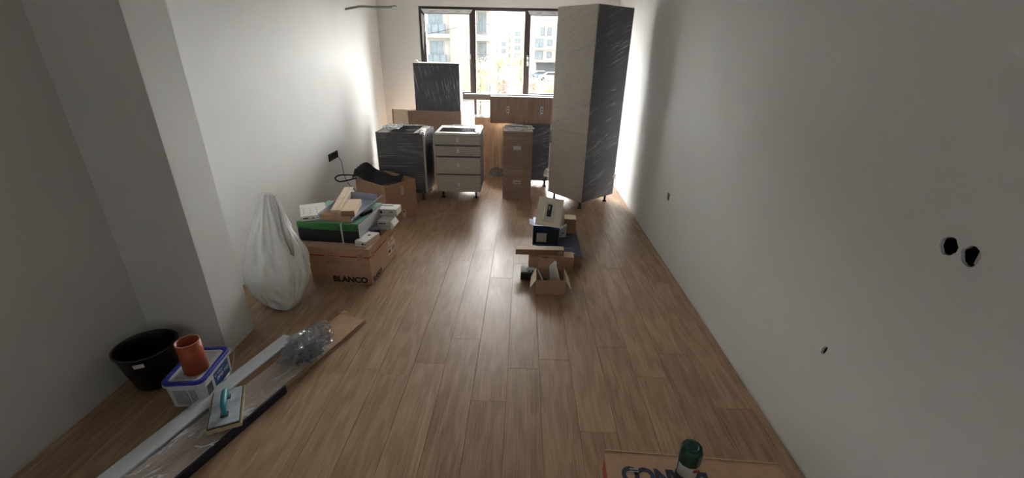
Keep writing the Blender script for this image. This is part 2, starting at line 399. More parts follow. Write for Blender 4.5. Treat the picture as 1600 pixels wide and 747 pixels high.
bm = bmesh.new(); bx(bm, X1 + .004, X1 + .03, 1.147, 1.156, 1.20, 1.24); bx(bm, X1 + .006, X1 + .03, 1.157, 1.160, 1.20, 1.243)
obj('box_rib', bm, M['plaster_raw'], wr)

# ---------------------------------------------------------------- window
win = bpy.data.objects.new('window_1', None); C.objects.link(win); win.location = (0, 7.1, 0); struct(win)
fy0, fy1 = -.035, .035
def frame_ring(name, x0, x1, z0, z1, wl, wr_, wb, wt, y0, y1, m, parent):
    bm = bmesh.new()
    bx(bm, x0, x0 + wl, y0, y1, z0, z1); bx(bm, x1 - wr_, x1, y0, y1, z0, z1)
    bx(bm, x0 + wl, x1 - wr_, y0, y1, z0, z0 + wb); bx(bm, x0 + wl, x1 - wr_, y0, y1, z1 - wt, z1)
    return obj(name, bm, m, parent)
TZ = 1.06
frame_ring('outer_frame', WX0, WX1, WZ0, WZ1, .052, .052, .05, .045, fy0, fy1, M['frame'], win)
boxes('mullion', [(-.790, -.752, fy0, fy1, WZ0 + .05, WZ1 - .045)], M['frame'], win)
boxes('mullion', [(-.020, .015, fy0, fy1, WZ0 + .05, WZ1 - .045)], M['frame'], win)
boxes('transom', [(WX0 + .052, -.790, fy0, fy1, TZ - .035, TZ + .035), (-.752, -.020, fy0, fy1, TZ - .035, TZ + .035), (.015, WX1 - .052, fy0, fy1, TZ - .035, TZ + .035)], M['frame'], win)
def sash(x0, x1, torn):
    s = frame_ring('sash', x0, x1, TZ + .02, WZ1 - .030, .062, .062, .062, .068, -.055, .0, M['frame'], win)
    box('pane', (x0 + .06, x1 - .06, -.02, -.012, TZ + .08, WZ1 - .095), M['glass'], s)
    bm = bmesh.new()
    hexa(bm, [(x0 + .05, -.058, WZ1 - .09), (x1 - .05, -.058, WZ1 - .09), (x1 - .05, -.0555, WZ1 - .09), (x0 + .05, -.0555, WZ1 - .09),
              (x0 + .012, -.058, WZ1 - .036), (x1 - .010, -.058, WZ1 - .036), (x1 - .010, -.0555, WZ1 - .036), (x0 + .012, -.0555, WZ1 - .036)])
    obj('protective_film', bm, M['film'], s)
    rr = random.Random(int(abs(x0) * 100)); ps = []
    for i in range(3):
        q = x0 + .14 + i * (x1 - x0 - .22) / 3
        bm = bmesh.new()
        for j in range(6): bx(bm, q + j * .014, q + j * .014 + .009, -.0592, -.0581, WZ1 - .068, WZ1 - .068 + .006 + .004 * rr.random())
        obj('printed_mark', bm, M['print'], s)
    if torn:
        bm = bmesh.new(); ptsL = [(0, -.09), (.0, -.50), (.012, -.66), (.014, -.60), (.02, -.48), (.03, -.36), (.038, -.34), (.04, -.12)]
        f = [bm.verts.new((x0 + .010 + a, -.0585, WZ1 + b)) for a, b in ptsL]; g = [bm.verts.new((x0 + .010 + a, -.0556, WZ1 + b)) for a, b in ptsL]
        bm.faces.new(f); bm.faces.new(g[::-1])
        for i in range(8): bm.faces.new((f[i], f[(i + 1) % 8], g[(i + 1) % 8], g[i]))
        obj('protective_film', bm, M['film'], s)
    return s
s1 = sash(WX0 + .028, -.780, True); s2 = sash(.005, WX1 - .028, False)
box('pane', (-.752, -.020, -.004, .004, TZ + .03, WZ1 - .04), M['glass'], win)
for a, b in ((WX0 + .05, -.79), (-.752, -.02), (.015, WX1 - .05)):
    box('pane', (a, b, -.004, .004, WZ0 + .05, TZ - .03), M['glass'], win)
for x, s in ((-.842, s1), (.036, s2)):
    bm = bmesh.new(); bx(bm, x - .014, x + .014, -.066, -.055, 1.615, 1.69); h = obj('handle', bm, M['alu'], s, bevel=.003)
    bm = bmesh.new(); tube(bm, smoothpts([(x, -.066, 1.655), (x, -.098, 1.655), (x, -.106, 1.64), (x, -.106, 1.58), (x, -.102, 1.535)], 4), .010, 8); obj('lever', bm, M['alu'], h, smooth=True)
struct(box('trim_1', (WX0, WX1, Y1 - .02, 7.065, WZ0 - .02, WZ0 + .006), M['white_stain'], bevel=.004)).name = 'trim_1'

fill_win = bpy.data.objects.new('added_fill_window', None); C.objects.link(fill_win); fill_win.location = (X0 - .1, 0, 0); struct(fill_win)  # made-up unseen window, added to let sky light onto the right wall
boxes('outer_frame', [(-.035, .035, SY0, SY0 + .06, SZ0, SZ1), (-.035, .035, SY1 - .06, SY1, SZ0, SZ1), (-.035, .035, SY0 + .06, SY1 - .06, SZ0, SZ0 + .06), (-.035, .035, SY0 + .06, SY1 - .06, SZ1 - .06, SZ1)], M['frame'], fill_win)
box('mullion', (-.035, .035, (SY0 + SY1) / 2 - .03, (SY0 + SY1) / 2 + .03, SZ0 + .06, SZ1 - .06), M['frame'], fill_win)
box('pane', (-.004, .004, SY0 + .05, (SY0 + SY1) / 2 - .03, SZ0 + .05, SZ1 - .05), M['glass'], fill_win)
box('pane', (-.004, .004, (SY0 + SY1) / 2 + .03, SY1 - .05, SZ0 + .05, SZ1 - .05), M['glass'], fill_win)

# ---------------------------------------------------------------- wall fittings
sk = thing('socket_strip', 'black triple wall socket plate on left white wall', 'socket', (X0, 4.86, .588), 0)
box('cover_plate', (0, .008, -.125, .125, -.042, .042), M['black'], sk, bevel=.003)
for i in range(3):
    bm = bmesh.new(); y = -.08 + i * .08
    rg = lathe(bm, [(.030, .0), (.030, .004), (.024, .004), (.022, -.002)], 20); bm.faces.new(rg[-1])
    for v in bm.verts: v.co = Vector((.008 + v.co.z, y + v.co.x, v.co.y))
    obj('socket_ring', bm, M['tubblack'], sk, smooth=False)
bm = bmesh.new(); tube(bm, smoothpts([(X0 + .012, 4.955, .56), (X0 + .03, 4.99, .50), (X0 + .035, 5.0, .36), (X0 + .05, 5.02, .24), (X0 + .10, 5.06, .14), (-2.0, 5.02, .06), (-1.90, 4.98, .006)], 6), .0035, 6)
tag(obj('power_cable', bm, M['cable'], smooth=True), 'thin dark cable hanging from black wall socket to floor', 'cable')
bm = bmesh.new(); tube(bm, smoothpts([(X0 - .02, 5.79, 2.165), (-2.10, 5.81, 2.19), (-2.02, 5.84, 2.205), (-1.86, 5.87, 2.205), (-1.70, 5.90, 2.21), (-1.665, 5.91, 2.215)], 6), .013, 10)
cdt = tag(obj('conduit_stub', bm, M['conduit'], smooth=True), 'grey corrugated conduit end sticking out of left wall near ceiling', 'conduit')
bm = bmesh.new(); tube(bm, [(-1.675, 5.91, 2.214), (-1.63, 5.92, 2.228), (-1.605, 5.925, 2.222)], .005, 6); obj('wire_end', bm, M['cable'], cdt)

# ---------------------------------------------------------------- kitchen units
def feet(t, pts, h=.10, r=.018):
    for x, y in pts:
        bm = bmesh.new(); rg = lathe(bm, [(.026, 0), (.026, .010), (.014, .022), (.014, h - .025), (.030, h - .004), (.030, h)], 14); bm.faces.new(rg[0][::-1]); bm.faces.new(rg[-1])
        for v in bm.verts: v.co += Vector((x, y, 0))
        obj('foot', bm, M['black'], t, smooth=True)

# tall unit, turned 41 degrees, corner towards the camera
tall = thing('tall_cabinet', 'tall wrapped kitchen cabinet with greige doors and charcoal side, by right wall', 'cabinet', (.713, 4.853, 0), math.radians(41))
# local x runs along the charcoal side, local y along the doors
W_, D_ = .60, .565
box('carcass', (.020, W_, 0, D_, .10, 2.195), M['dark'], tall, bevel=.0015)
box('door', (0, .019, .002, D_ - .002, .10, .895), M['greige'], tall, bevel=.0015)
box('door', (0, .019, .002, D_ - .002, .900, 2.195), M['greige2'], tall, bevel=.0015)
feet(tall, [(.06, .06), (.06, D_ - .06), (W_ - .07, .06), (W_ - .07, D_ - .06)])
film_shell('plastic_wrap', (0, W_, 0, D_, .10, 2.195), M['wrapTall'], tall)
crumple('film_bunch', M['crumple_w'], tall, .03, .018, .05, 3, (W_ - .02, -.012, .30), 3)
crumple('film_bunch', M['crumple'], tall, .16, .12, .015, 4, (.34, .28, 2.202), 3)
o = crumple('torn_film', M['crumple'], tall, .02, .02, .10, 9, (-.008, D_ + .0, .72), 3)

def open_carcass(t, x0, x1, y0, y1, z0, z1, m, inside):
    boxes('carcass', [(x0, x0 + .018, y0, y1, z0, z1), (x1 - .018, x1, y0, y1, z0, z1), (x0 + .018, x1 - .018, y1 - .018, y1, z0, z1), (x0 + .018, x1 - .018, y0, y1 - .018, z0, z0 + .018)], m, t)
    boxes('rail', [(x0 - .001, x1 + .001, y0, y0 + .07, z1 - .0, z1 + .006)], inside, t)
    boxes('rail', [(x0 - .001, x1 + .001, y1 - .16, y1, z1 - .0, z1 + .006)], inside, t)
    boxes('rail', [(x0 - .001, x0 + .03, y0 + .07, y1 - .16, z1, z1 + .006)], inside, t)
    boxes('rail', [(x1 - .05, x1 + .001, y0 + .07, y1 - .16, z1, z1 + .006)], inside, t)

# black-sided base unit at the left
bl = thing('base_cabinet', 'wrapped charcoal-sided base cabinet beside left wall behind big cardboard box', 'cabinet', (-1.165, 5.06, 0), math.radians(-.5))
box('side_panel', (-.58, -.022, 0, .018, .10, .835), M['dark'], bl, bevel=.001)
boxes('carcass', [(-.58, -.562, .018, .52, .10, .835), (-.562, -.022, .502, .52, .10, .835), (-.562, -.022, .018, .502, .10, .118)], M['dark'], bl)
box('door', (-.020, 0, .020, .52, .10, .835), M['dark2'], bl, bevel=.0015)
box('door_edge', (-.020, 0, 0, .0195, .10, .835), M['greige'], bl, bevel=.001)
box('rail', (-.13, -.022, .018, .502, .817, .835), M['greige2'], bl)
box('rail', (-.562, -.46, .018, .502, .817, .835), M['greige2'], bl)
box('back_panel', (-.562, -.022, .3, .31, .12, .76), M['greige2'], bl)
feet(bl, [(-.52, .06), (-.07, .06), (-.52, .46), (-.07, .46)])
film_shell('plastic_wrap', (-.58, 0, 0, .52, .10, .835), M['wrapD'], bl)
crumple('film_bunch', M['crumple_w'], bl, .10, .13, .03, 5, (-.46, .30, .838), 4)
crumple('film_bunch', M['crumple_w'], bl, .035, .10, .035, 6, (-.03, .06, .825), 4)
crumple('film_bunch', M['crumple_w'], bl, .24, .02, .012, 16, (-.30, .50, .838), 3)

# four drawer unit
dr = thing('drawer_cabinet', 'wrapped greige base cabinet with four drawers on black feet', 'cabinet', (-.787, 5.155, 0), math.radians(1.0))
hw = .272
open_carcass(dr, -hw, hw, .02, .56, .10, .825, M['dark'], M['white_stain'])
zs = [(.10, .312), (.332, .532), (.556, .670), (.692, .800)]
for i, (a, b) in enumerate(zs):
    d = box('drawer', (-hw, hw, 0, .019, a, b), M['greige'], dr, bevel=.0015)
    box('grip_shade_strip', (-hw + .004, hw - .004, .012, .02, b, b + .024), M['label_shade'], d)  # dark strip between drawers, shadow of the gap painted into its colour
box('top_rail', (-hw, hw, -.002, .024, .806, .832), M['white_stain'], dr, bevel=.002)
feet(dr, [(-.21, .07), (.21, .07), (-.21, .50), (.21, .50)])
film_shell('plastic_wrap', (-hw, hw, 0, .56, .10, .832), M['wrapH'], dr)
crumple('film_bunch', M['crumple_w'], dr, .035, .26, .02, 7, (.235, .30, .832), 4)
crumple('film_bunch', M['crumple_w'], dr, .20, .02, .010, 8, (.04, .53, .834), 4)
for z in (.75, .62, .44, .20):
    boxes('tape_patch', [(-.012, .014, -.0055, -.0045, z - .025, z + .025)], M['film'], dr)

# oak narrow unit
ok = thing('oak_cabinet', 'narrow wrapped oak cabinet with two stacked doors and paper labels', 'cabinet', (-.058, 5.24, 0), 0)
box('carcass', (-.178, .178, .02, .48, 0, .855), M['greige'], ok, bevel=.001)
for a, b in ((.002, .395), (.400, .855)):
    box('door', (-.180, .180, 0, .019, a, b), M['oakh'], ok, bevel=.0015)
for x, z, mm in ((-.008, .655, 'white'), (.0, .22, 'white')):
    lb = box('paper_label', (x - .048, x + .048, -.0062, -.0052, z - .022, z + .024), M[mm], ok)
    boxes('printed_code', [(x - .038 + i * .011, x - .032 + i * .011, -.0068, -.0063, z - .012, z + .010) for i in range(7)], M['ink' if z < .4 else 'film'], lb)
film_shell('plastic_wrap', (-.18, .18, 0, .48, .003, .855), wrap('film_oak', (3, 3, 30), (.3, .4, 0), .22, .04, width=.05), ok)
crumple('film_bunch', M['crumple_w'], ok, .17, .20, .014, 11, (0, .25, .858), 4)
bm = bmesh.new(); tube(bm, [(-.10, .2, .875), (.02, .21, .88), (.12, .19, .876)], .006, 6); obj('film_twist', bm, M['ink'], ok)

# charcoal unit behind it
dk = thing('base_cabinet', 'charcoal wrapped base cabinet standing behind narrow oak cabinet', 'cabinet', (.13, 5.765, 0), 0)
box('carcass', (-.26, .232, 0, .42, .10, .855), M['dark'], dk, bevel=.001)
box('door', (.234, .252, 0, .42, .10, .855), M['white_stain'], dk, bevel=.001)
feet(dk, [(-.20, .06), (.195, .06), (-.20, .36), (.195, .36)])
film_shell('plastic_wrap', (-.26, .252, 0, .42, .10, .855), M['wrapTall'], dk)
crumple('film_bunch', M['crumple_w'], dk, .045, .02, .07, 12, (.215, -.012, .16), 3)

# wide oak wall unit lying across
wu = thing('wall_cabinet', 'wide oak-fronted wall cabinet lying across the two cabinets below window', 'cabinet', (-.03, 5.77, .866), 0)
box('carcass', (-.408, .50, .02, .32, 0, .335), M['greige'], wu, bevel=.001)
box('door', (-.41, .072, 0, .019, 0, .335), M['oakv'], wu, bevel=.001)
box('door', (.076, .50, 0, .019, 0, .335), M['oakv'], wu, bevel=.001)
for x in (-.175, .268):
    lb = box('paper_label', (x - .018, x + .018, -.0062, -.0052, .130, .222), M['film'], wu)
    boxes('printed_code', [(x - .007, x + .007, -.0068, -.0063, .15, .17), (x - .007, x + .007, -.0068, -.0063, .185, .202)], M['ink'], lb)
film_shell('plastic_wrap', (-.41, .50, 0, .32, .003, .335), wrap('film_wall_unit', (16, 16, 3), (0, .7, 0), .4, .04, width=.04, lo=.5), wu)
t = thing('wrapped_panel', 'thin white plastic-wrapped board lying on top of wide oak wall cabinet', 'panel', (-.12, 5.80, 1.209), math.radians(-.8))
box('board', (-.66, .60, 0, .06, 0, .018), M['white_stain'], t, bevel=.003)
film_shell('plastic_wrap', (-.66, .60, 0, .06, .002, .018), M['wrapD'], t, .003)

# leaning oak panel under the window
t = thing('leaning_board', 'tall oak panel leaning below window behind the oak cabinet', 'panel', (-.33, 6.20, 0.0), 0, rot=(math.radians(-8), 0, 0))
box('board', (-.37, .38, 0, .020, .004, .865), M['oakw'], t, bevel=.001)
film_shell('plastic_wrap', (-.37, .38, 0, .02, .005, .865), wrap('film_panel', (10, 10, 3), (0, .5, 0), .35, .04, width=.05, lo=.5), t)
crumple('film_bunch', M['crumple_w'], t, .13, .02, .03, 14, (-.24, .01, .862), 4)
crumple('film_bunch', M['crumple'], t, .10, .015, .09, 15, (-.05, -.02, .02), 4)

# brown parcel, dark panel upon it, pale sheet
t = thing('wrapped_panel', 'brown wrapped flat carton standing behind the drawer cabinet under charcoal unit', 'carton', (-1.262, 6.20, 0), 0)
box('carton_body', (-.378, .378, 0, .30, .002, .945), M['card_dk'], t, bevel=.003)
film_shell('plastic_wrap', (-.378, .378, 0, .30, .005, .945), wrap('film_carton', (4, 4, 30), (.2, .3, 0), .3, .05, width=.04), t)
t = thing('wall_cabinet', 'wrapped square charcoal wall cabinet standing on brown carton at window', 'cabinet', (-1.208, 6.215, .952), 0)
box('carcass', (-.315, .315, 0, .27, .002, .615), M['dark'], t, bevel=.001)
box('edge_strip', (-.322, .322, -.004, .274, .615, .625), M['greige2'], t, bevel=.001)
film_shell('plastic_wrap', (-.315, .315, 0, .27, .005, .625), M['wrapV'], t, .006)
crumple('film_bunch', M['crumple_w'], t, .03, .03, .02, 17, (-.29, .10, .622), 3)
t = thing('cardboard_sheet', 'pale cardboard sheet standing in far left corner', 'cardboard', (-1.79, 6.40, 0), 0, rot=(math.radians(-3), 0, 0))
box('face', (-.13, .20, 0, .012, .002, .93), M['card_lt'], t, bevel=.001)
box('dark_edge', (-.150, -.131, .0, .03, .002, .93), M['card_dk'], t)

# ---------------------------------------------------------------- big open carton with black bag
def rot2(p, a): return (p[0] * math.cos(a) - p[1] * math.sin(a), p[0] * math.sin(a) + p[1] * math.cos(a))
bb = thing('open_carton', 'large open brown cardboard box with black bag in it by left wall', 'box', (-1.43, 4.245, 0), math.radians(54))
L1, L2, hh, tk = .415, .515, .42, .006
boxes('box_body', [(0, L1, 0, tk, .002, hh), (0, L1, L2 - tk, L2, .002, hh), (0, tk, tk, L2 - tk, .002, hh), (L1 - tk, L1, tk, L2 - tk, .002, hh), (tk, L1 - tk, tk, L2 - tk, .002, .002 + tk)], M['card'], bb)
boxes('box_rim', [(0, L1, 0, tk, hh, hh + .003), (0, L1, L2 - tk, L2, hh, hh + .003), (0, tk, tk, L2 - tk, hh, hh + .003), (L1 - tk, L1, tk, L2 - tk, hh, hh + .003)], M['card_edge'], bb)
for x, z in ((.225, .33), (.225, .055)):
    lb = box('paper_label', (x - .022, x + .022, -.0012, -.0002, z - .045, z + .055), M['card_lt'], bb)
    bm = bmesh.new(); rg = lathe(bm, [(.012, 0), (.012, .0006)], 14); bm.faces.new(rg[-1])
    for v in bm.verts: v.co = Vector((x + v.co.x, -.0018 + v.co.z, z + .03 + v.co.y))
    obj('printed_mark', bm, M['ink'], lb)
# black bag: folded cloth lying over the mouth, its handle out to the left
bag = thing('black_bag', 'black cloth bag with strap handle lying in open cardboard box', 'bag', (-1.70, 4.60, .36), 0)
bm = bmesh.new(); nx, ny = 22, 12
ctrl = lambda u, v: Vector((-.16 + .52 * u, (-.12 + .30 * v) - .10 * u, .075 + .13 * math.exp(-((u - .12) / .22) ** 2) * (v) - .05 * u * (1 - v) * 1.2 + .022 * math.sin(9 * u + 4 * v) + .03 * noise.noise(Vector((u * 4, v * 4, 0)))))
gr = [[bm.verts.new(ctrl(i / nx, j / ny)) for j in range(ny + 1)] for i in range(nx + 1)]
for i in range(nx):
    for j in range(ny): bm.faces.new((gr[i][j], gr[i + 1][j], gr[i + 1][j + 1], gr[i][j + 1]))
bmesh.ops.solidify(bm, geom=bm.faces[:], thickness=.012)
obj('bag_body', bm, M['blackcloth'], bag, smooth=True)
bm = bmesh.new(); pth = smoothpts([(-.10, -.02, .08), (-.20, -.06, .095), (-.30, -.10, .10), (-.345, -.115, .07), (-.30, -.12, .035), (-.20, -.10, .05), (-.12, -.07, .07)], 5); tube(bm, pth, .008, 6)
obj('strap_handle', bm, M['blackcloth'], bag, smooth=True)

# ---------------------------------------------------------------- stack with the branded carton
A = math.radians(-3.5)
bc = thing('branded_carton', 'big brown BLANCO cardboard box with red tape band, under green box', 'box', (-1.168, 2.945, 0), A)
wB, dB, hB = .50, .575, .318
box('box_body', (-wB, 0, 0, dB, .002, hB), M['card'], bc, bevel=.003)
text('lettering', 'BLANCO', .070, M['ink'], bc, (-.325, -.0008, .020), (PI / 2, 0, 0), bold=.0034, sx=1.02)
text('lettering', 'BLANCO', .052, M['ink'], bc, (.0008, .025, .026), (PI / 2, 0, PI / 2), bold=.0022, sx=.86)
boxes('underline', [(.0002, .001, .02, .54, .012, .016)], M['ink'], bc)
for q in ((-.49, -.37, -.001, -.0002, .240, .252), (-.24, -.10, -.001, -.0002, .240, .252), (-.045, -.002, -.001, -.0002, .240, .252),
          (.0002, .001, .0, .03, .240, .252), (.0002, .001, .10, .36, .240, .252), (.0002, .001, .42, .56, .240, .252)):
    box('red_band', q, M['ink_red'], bc)
def outline(x0, x1, z0, z1, t=.003): return [(x0, x1, -.0011, -.0003, z0, z0 + t), (x0, x1, -.0011, -.0003, z1 - t, z1), (x0, x0 + t, -.0011, -.0003, z0, z1), (x1 - t, x1, -.0011, -.0003, z0, z1)]
boxes('handling_marks', outline(-.365, -.255, .225, .272) + outline(-.095, -.055, .225, .272) + [(-.315, -.312, -.0011, -.0003, .225, .272), (-.345, -.325, -.0011, -.0003, .24, .245), (-.345, -.325, -.0011, -.0003, .252, .257),
      (-.30, -.27, -.0011, -.0003, .245, .250), (-.305, -.30, -.0011, -.0003, .235, .262), (-.082, -.079, -.0011, -.0003, .235, .262), (-.071, -.068, -.0011, -.0003, .235, .262),
      (.0003, .0011, .045, .05, .22, .272), (.0003, .0011, .07, .075, .22, .272), (.0003, .0011, .05, .09, .265, .27), (.0003, .0011, .08, .10, .225, .23)], M['ink_red'], bc)
bm = bmesh.new()
for sx in (-1, 1):
    pass
prof = [(-.045 + .018 * math.cos(a), .195 + .018 * math.sin(a)) for a in [PI / 2 + PI * i / 8 for i in range(9)]] + [(.045 + .018 * math.cos(a), .195 + .018 * math.sin(a)) for a in [-PI / 2 + PI * i / 8 for i in range(9)]]
f = [bm.verts.new((-.30 + a, -.0012, b)) for a, b in prof]; g = [bm.verts.new((-.30 + a, -.0002, b)) for a, b in prof]
bm.faces.new(f); n = len(f)
for i in range(n): bm.faces.new((f[i], f[(i + 1) % n], g[(i + 1) % n], g[i]))
obj('hand_hole', bm, M['card_in'], bc)
lb = box('shipping_label', (.0002, .0012, .37, .545, .085, .175), M['card_lt'], bc)
boxes('printed_code', [(.0013, .0018, .385, .455, .15, .157), (.0013, .0018, .385, .53, .135, .139), (.0013, .0018, .385, .43, .10, .125)] + [(.0013, .0018, .46 + i * .009, .464 + i * .009, .095, .128) for i in range(8)], M['ink'], lb)
lb = box('shipping_label', (.0002, .0012, .46, .52, .19, .215), M['card_lt'], bc)
lb = box('shipping_label', (.0002, .0012, .385, .43, .185, .205), M['card_lt'], bc)

gb = thing('green_carton', 'flat green and black carton tied with white strap on BLANCO box', 'box', (-1.268, 3.045, hB + .001), math.radians(-3.5))
wG, dG, hG = .50, .525, .163
box('box_body', (-wG, 0, 0, dG, 0, hG), M['carton_black'], gb, bevel=.002)
box('green_front_band', (-wG + .001, -.001, -.0015, -.0003, .108, hG), M['green'], gb)
box('pale_green_top', (-wG + .002, -.002, .0, dG, hG + .0002, hG + .0014), M['greenpale'], gb)
box('green_top_edge', (-wG + .002, -.002, -.0, .012, hG + .0015, hG + .0022), M['green'], gb)
box('printed_side', (.0003, .0014, .004, dG - .004, .006, hG - .004), M['print_grey'], gb)
rr = random.Random(8)
boxes('small_print', [(-.17 + rr.random() * .16, 0, -.0024, -.0016, .11, 0) for _ in range(1)] and
      [(x, x + .006, -.0024, -.0016, z, z + .003) for x, z in [(-.19 + rr.random() * .18, .112 + rr.random() * .044) for _ in range(90)]], M['ink'], gb)
boxes('small_print', [(x, x + .008, -.0024, -.0016, .112, .112 + h_) for x, h_ in [(-.485 + i * .012, .006 + .006 * rr.random()) for i in range(9)]], M['ink'], gb)
boxes('strap', [(-.142, -.130, -.004, -.0018, 0, hG + .003), (-.142, -.130, -.004, dG + .003, hG + .0024, hG + .004)], M['strap'], gb)
boxes('strap', [(-.12, .003, .30, .312, hG + .0024, hG + .004)], M['strap'], gb)
zt = hB + .001 + hG + .0045
mw = thing('white_carton', 'flat white carton with small black print behind brown tray on green box', 'box', (-1.70, 3.27, zt), math.radians(28))
box('box_body', (-.115, .09, -.02, .30, 0, .042), M['white'], mw, bevel=.0015)
boxes('small_print', [(-.10, -.06, -.0212, -.0202, .02, .028), (-.03, -.015, -.0212, -.0202, .016, .024), (.0, .02, -.0212, -.0202, .02, .024)] + [(-.09 + .05 * i, -.083 + .05 * i, .05 + .06 * j, .062 + .06 * j, .0422, .0430) for i in range(3) for j in range(3)], M['ink'], mw)

# shallow tray of brown card lined bluish grey, tilted towards the left back
ty = thing('cardboard_tray', 'open shallow cardboard tray with grey-blue lining holding two brown boxes', 'tray', (-1.52, 3.235, zt + .002), math.radians(-2), rot=(math.radians(2.0), math.radians(1.5), math.radians(-6)))
tw, td, th = .13, .50, .052
def quad_slab(bm, a, b, c, d, t):
    a, b, c, d = map(Vector, (a, b, c, d)); n_ = (b - a).cross(d - a).normalized() * t
    hexa(bm, [a, b, c, d, a + n_, b + n_, c + n_, d + n_])
bm = bmesh.new(); bx(bm, -tw, tw, 0, td, 0, .004); obj('tray_base', bm, M['greyblue'], ty)
bm = bmesh.new(); quad_slab(bm, (-tw, 0, 0), (tw, 0, 0), (tw + .006, -.006, th), (-tw - .006, -.006, th), .005); obj('side_wall', bm, M['card'], ty)
bm = bmesh.new(); quad_slab(bm, (tw, td, 0), (-tw, td, 0), (-tw - .006, td + .006, th + .015), (tw + .006, td + .006, th + .015), .005); obj('side_wall', bm, M['greyblue'], ty)
bm = bmesh.new(); quad_slab(bm, (-tw, td, 0), (-tw, 0, 0), (-tw - .02, -.004, th), (-tw - .02, td + .006, th + .015), .005); obj('side_wall', bm, M['greyblue'], ty)
bm = bmesh.new(); quad_slab(bm, (tw, 0, 0), (tw, td, 0), (tw + .055, td + .006, th + .015), (tw + .035, -.004, th), .005); obj('side_wall', bm, M['greyblue'], ty)
bm = bmesh.new(); quad_slab(bm, (tw + .001, .002, .004), (tw + .0, .25, .004), (tw + .042, .25, th - .002), (tw + .031, -.002, th - .004), -.003); obj('inner_flap', bm, M['white'], ty)
bm = bmesh.new(); bx(bm, -tw - .012, -.02, .004, .13, th - .012, th - .009); obj('inner_flap', bm, M['card'], ty)
lt = thing('brown_parcel', 'long narrow brown box lying left in the cardboard tray', 'box', (-1.545, 3.30, zt + .012), 0, rot=(math.radians(3), 0, math.radians(9.5)))
box('box_body', (-.040, .040, 0, .56, .0, .062), M['card_lt'], lt, bevel=.0015)
boxes('lid_seam', [(.012, .0145, .0, .56, .0621, .0628), (-.02, .03, .27, .273, .0621, .0628)], M['card_in'], lt)
stt = thing('brown_parcel', 'short brown box lying right in the cardboard tray', 'box', (-1.452, 3.315, zt + .012), 0, rot=(math.radians(2), 0, math.radians(8)))
box('box_body', (-.050, .058, 0, .28, .0, .052), M['card_lt'], stt, bevel=.002)
box('end_face', (-.048, .056, -.0013, -.0002, .002, .050), M['card_dk'], stt)
ph = thing('black_plastic_clip', 'small black plastic piece beside tray on green box', 'fitting', (-1.335, 3.42, zt), math.radians(-20))
bm = bmesh.new(); bx(bm, -.018, .018, -.07, .07, 0, .03); obj('clip_body', bm, M['black'], ph, bevel=.005)
box('grey_insert', (-.012, .012, -.03, .05, .0302, .034), M['lip'], ph)

for o_ in (mw, ty, lt, stt, ph):                        # the green carton is tall: what lies on it sits a little nearer
    o_.location.x *= .958; o_.location.y *= .958; o_.scale = (.958, .958, .958)

# small cartons along the right of the stack
z3 = hB + .001
ck = thing('white_carton', 'small cream box with round black mark at front corner of BLANCO box', 'box', (-1.197, 2.985, z3), math.radians(-3.5))
ck.rotation_euler = (0, 0, math.radians(-13))
box('box_body', (-.098, 0, 0, .20, 0, .045), M['white'], ck, bevel=.0015)
box('kraft_side', (.0003, .0012, .002, .198, .002, .043), M['card_lt'], ck)
bm = bmesh.new(); rg = lathe(bm, [(.013, 0), (.013, .0007)], 16); bm.faces.new(rg[-1])
for v in bm.verts: v.co += Vector((-.05, .13, .0452))
obj('round_mark', bm, M['ink'], ck)
boxes('printed_code', [(-.040, -.020, -.0008, -.0001, .014, .030), (-.014, -.006, -.0008, -.0001, .014, .030), (-.09, -.05, -.0008, -.0001, .012, .014), (-.09, -.05, -.0008, -.0001, .020, .022)], M['ink'], ck)
bk = thing('black_carton', 'small black box between cream box and white box on BLANCO box', 'box', (-1.16, 3.225, z3), math.radians(30))
box('box_body', (-.075, 0, 0, .095, 0, .055), M['carton_black'], bk, bevel=.0015)
boxes('small_print', [(.0002, .0009, .02 + .02 * i, .03 + .02 * i, .018 + .01 * (i % 2), .030 + .01 * (i % 2)) for i in range(3)], M['white'], bk)
w2 = thing('white_carton', 'small white carton under white roller-box, on rear right of BLANCO box', 'box', (-1.105, 3.345, z3), math.radians(-3))
w2['label'] = 'small white carton beneath the slotted white box on BLANCO box'
box('box_body', (-.115, 0, 0, .135, 0, .078), M['white'], w2, bevel=.0015)
boxes('small_print', [(-.10 + .014 * i, -.09 + .014 * i, -.0009, -.0002, .05, .062) for i in range(4)] + [(-.04, -.01, -.0009, -.0002, .03, .033)], M['ink'], w2)
bm = bmesh.new(); quad_slab(bm, (.002, .0, .078), (.002, .12, .078), (.030, .12, .035), (.030, 0, .035), .002); obj('open_flap', bm, M['white'], w2)
w1 = thing('white_carton', 'white box with black slot and yellow mark, topmost of the white boxes', 'box', (-1.085, 3.47, z3 + .0795), math.radians(-2))
box('box_body', (-.185, 0, 0, .135, 0, .062), M['white'], w1, bevel=.0015)
box('black_slot', (-.155, -.055, .085, .10, .0622, .0632), M['ink'], w1)
boxes('small_print', [(-.162, -.154, -.0009, -.0002, .022, .045), (-.148, -.128, -.0009, -.0002, .022, .045)], M['ink'], w1)
box('yellow_mark', (-.062, -.032, -.0009, -.0002, .030, .044), M['ink_olive'], w1)

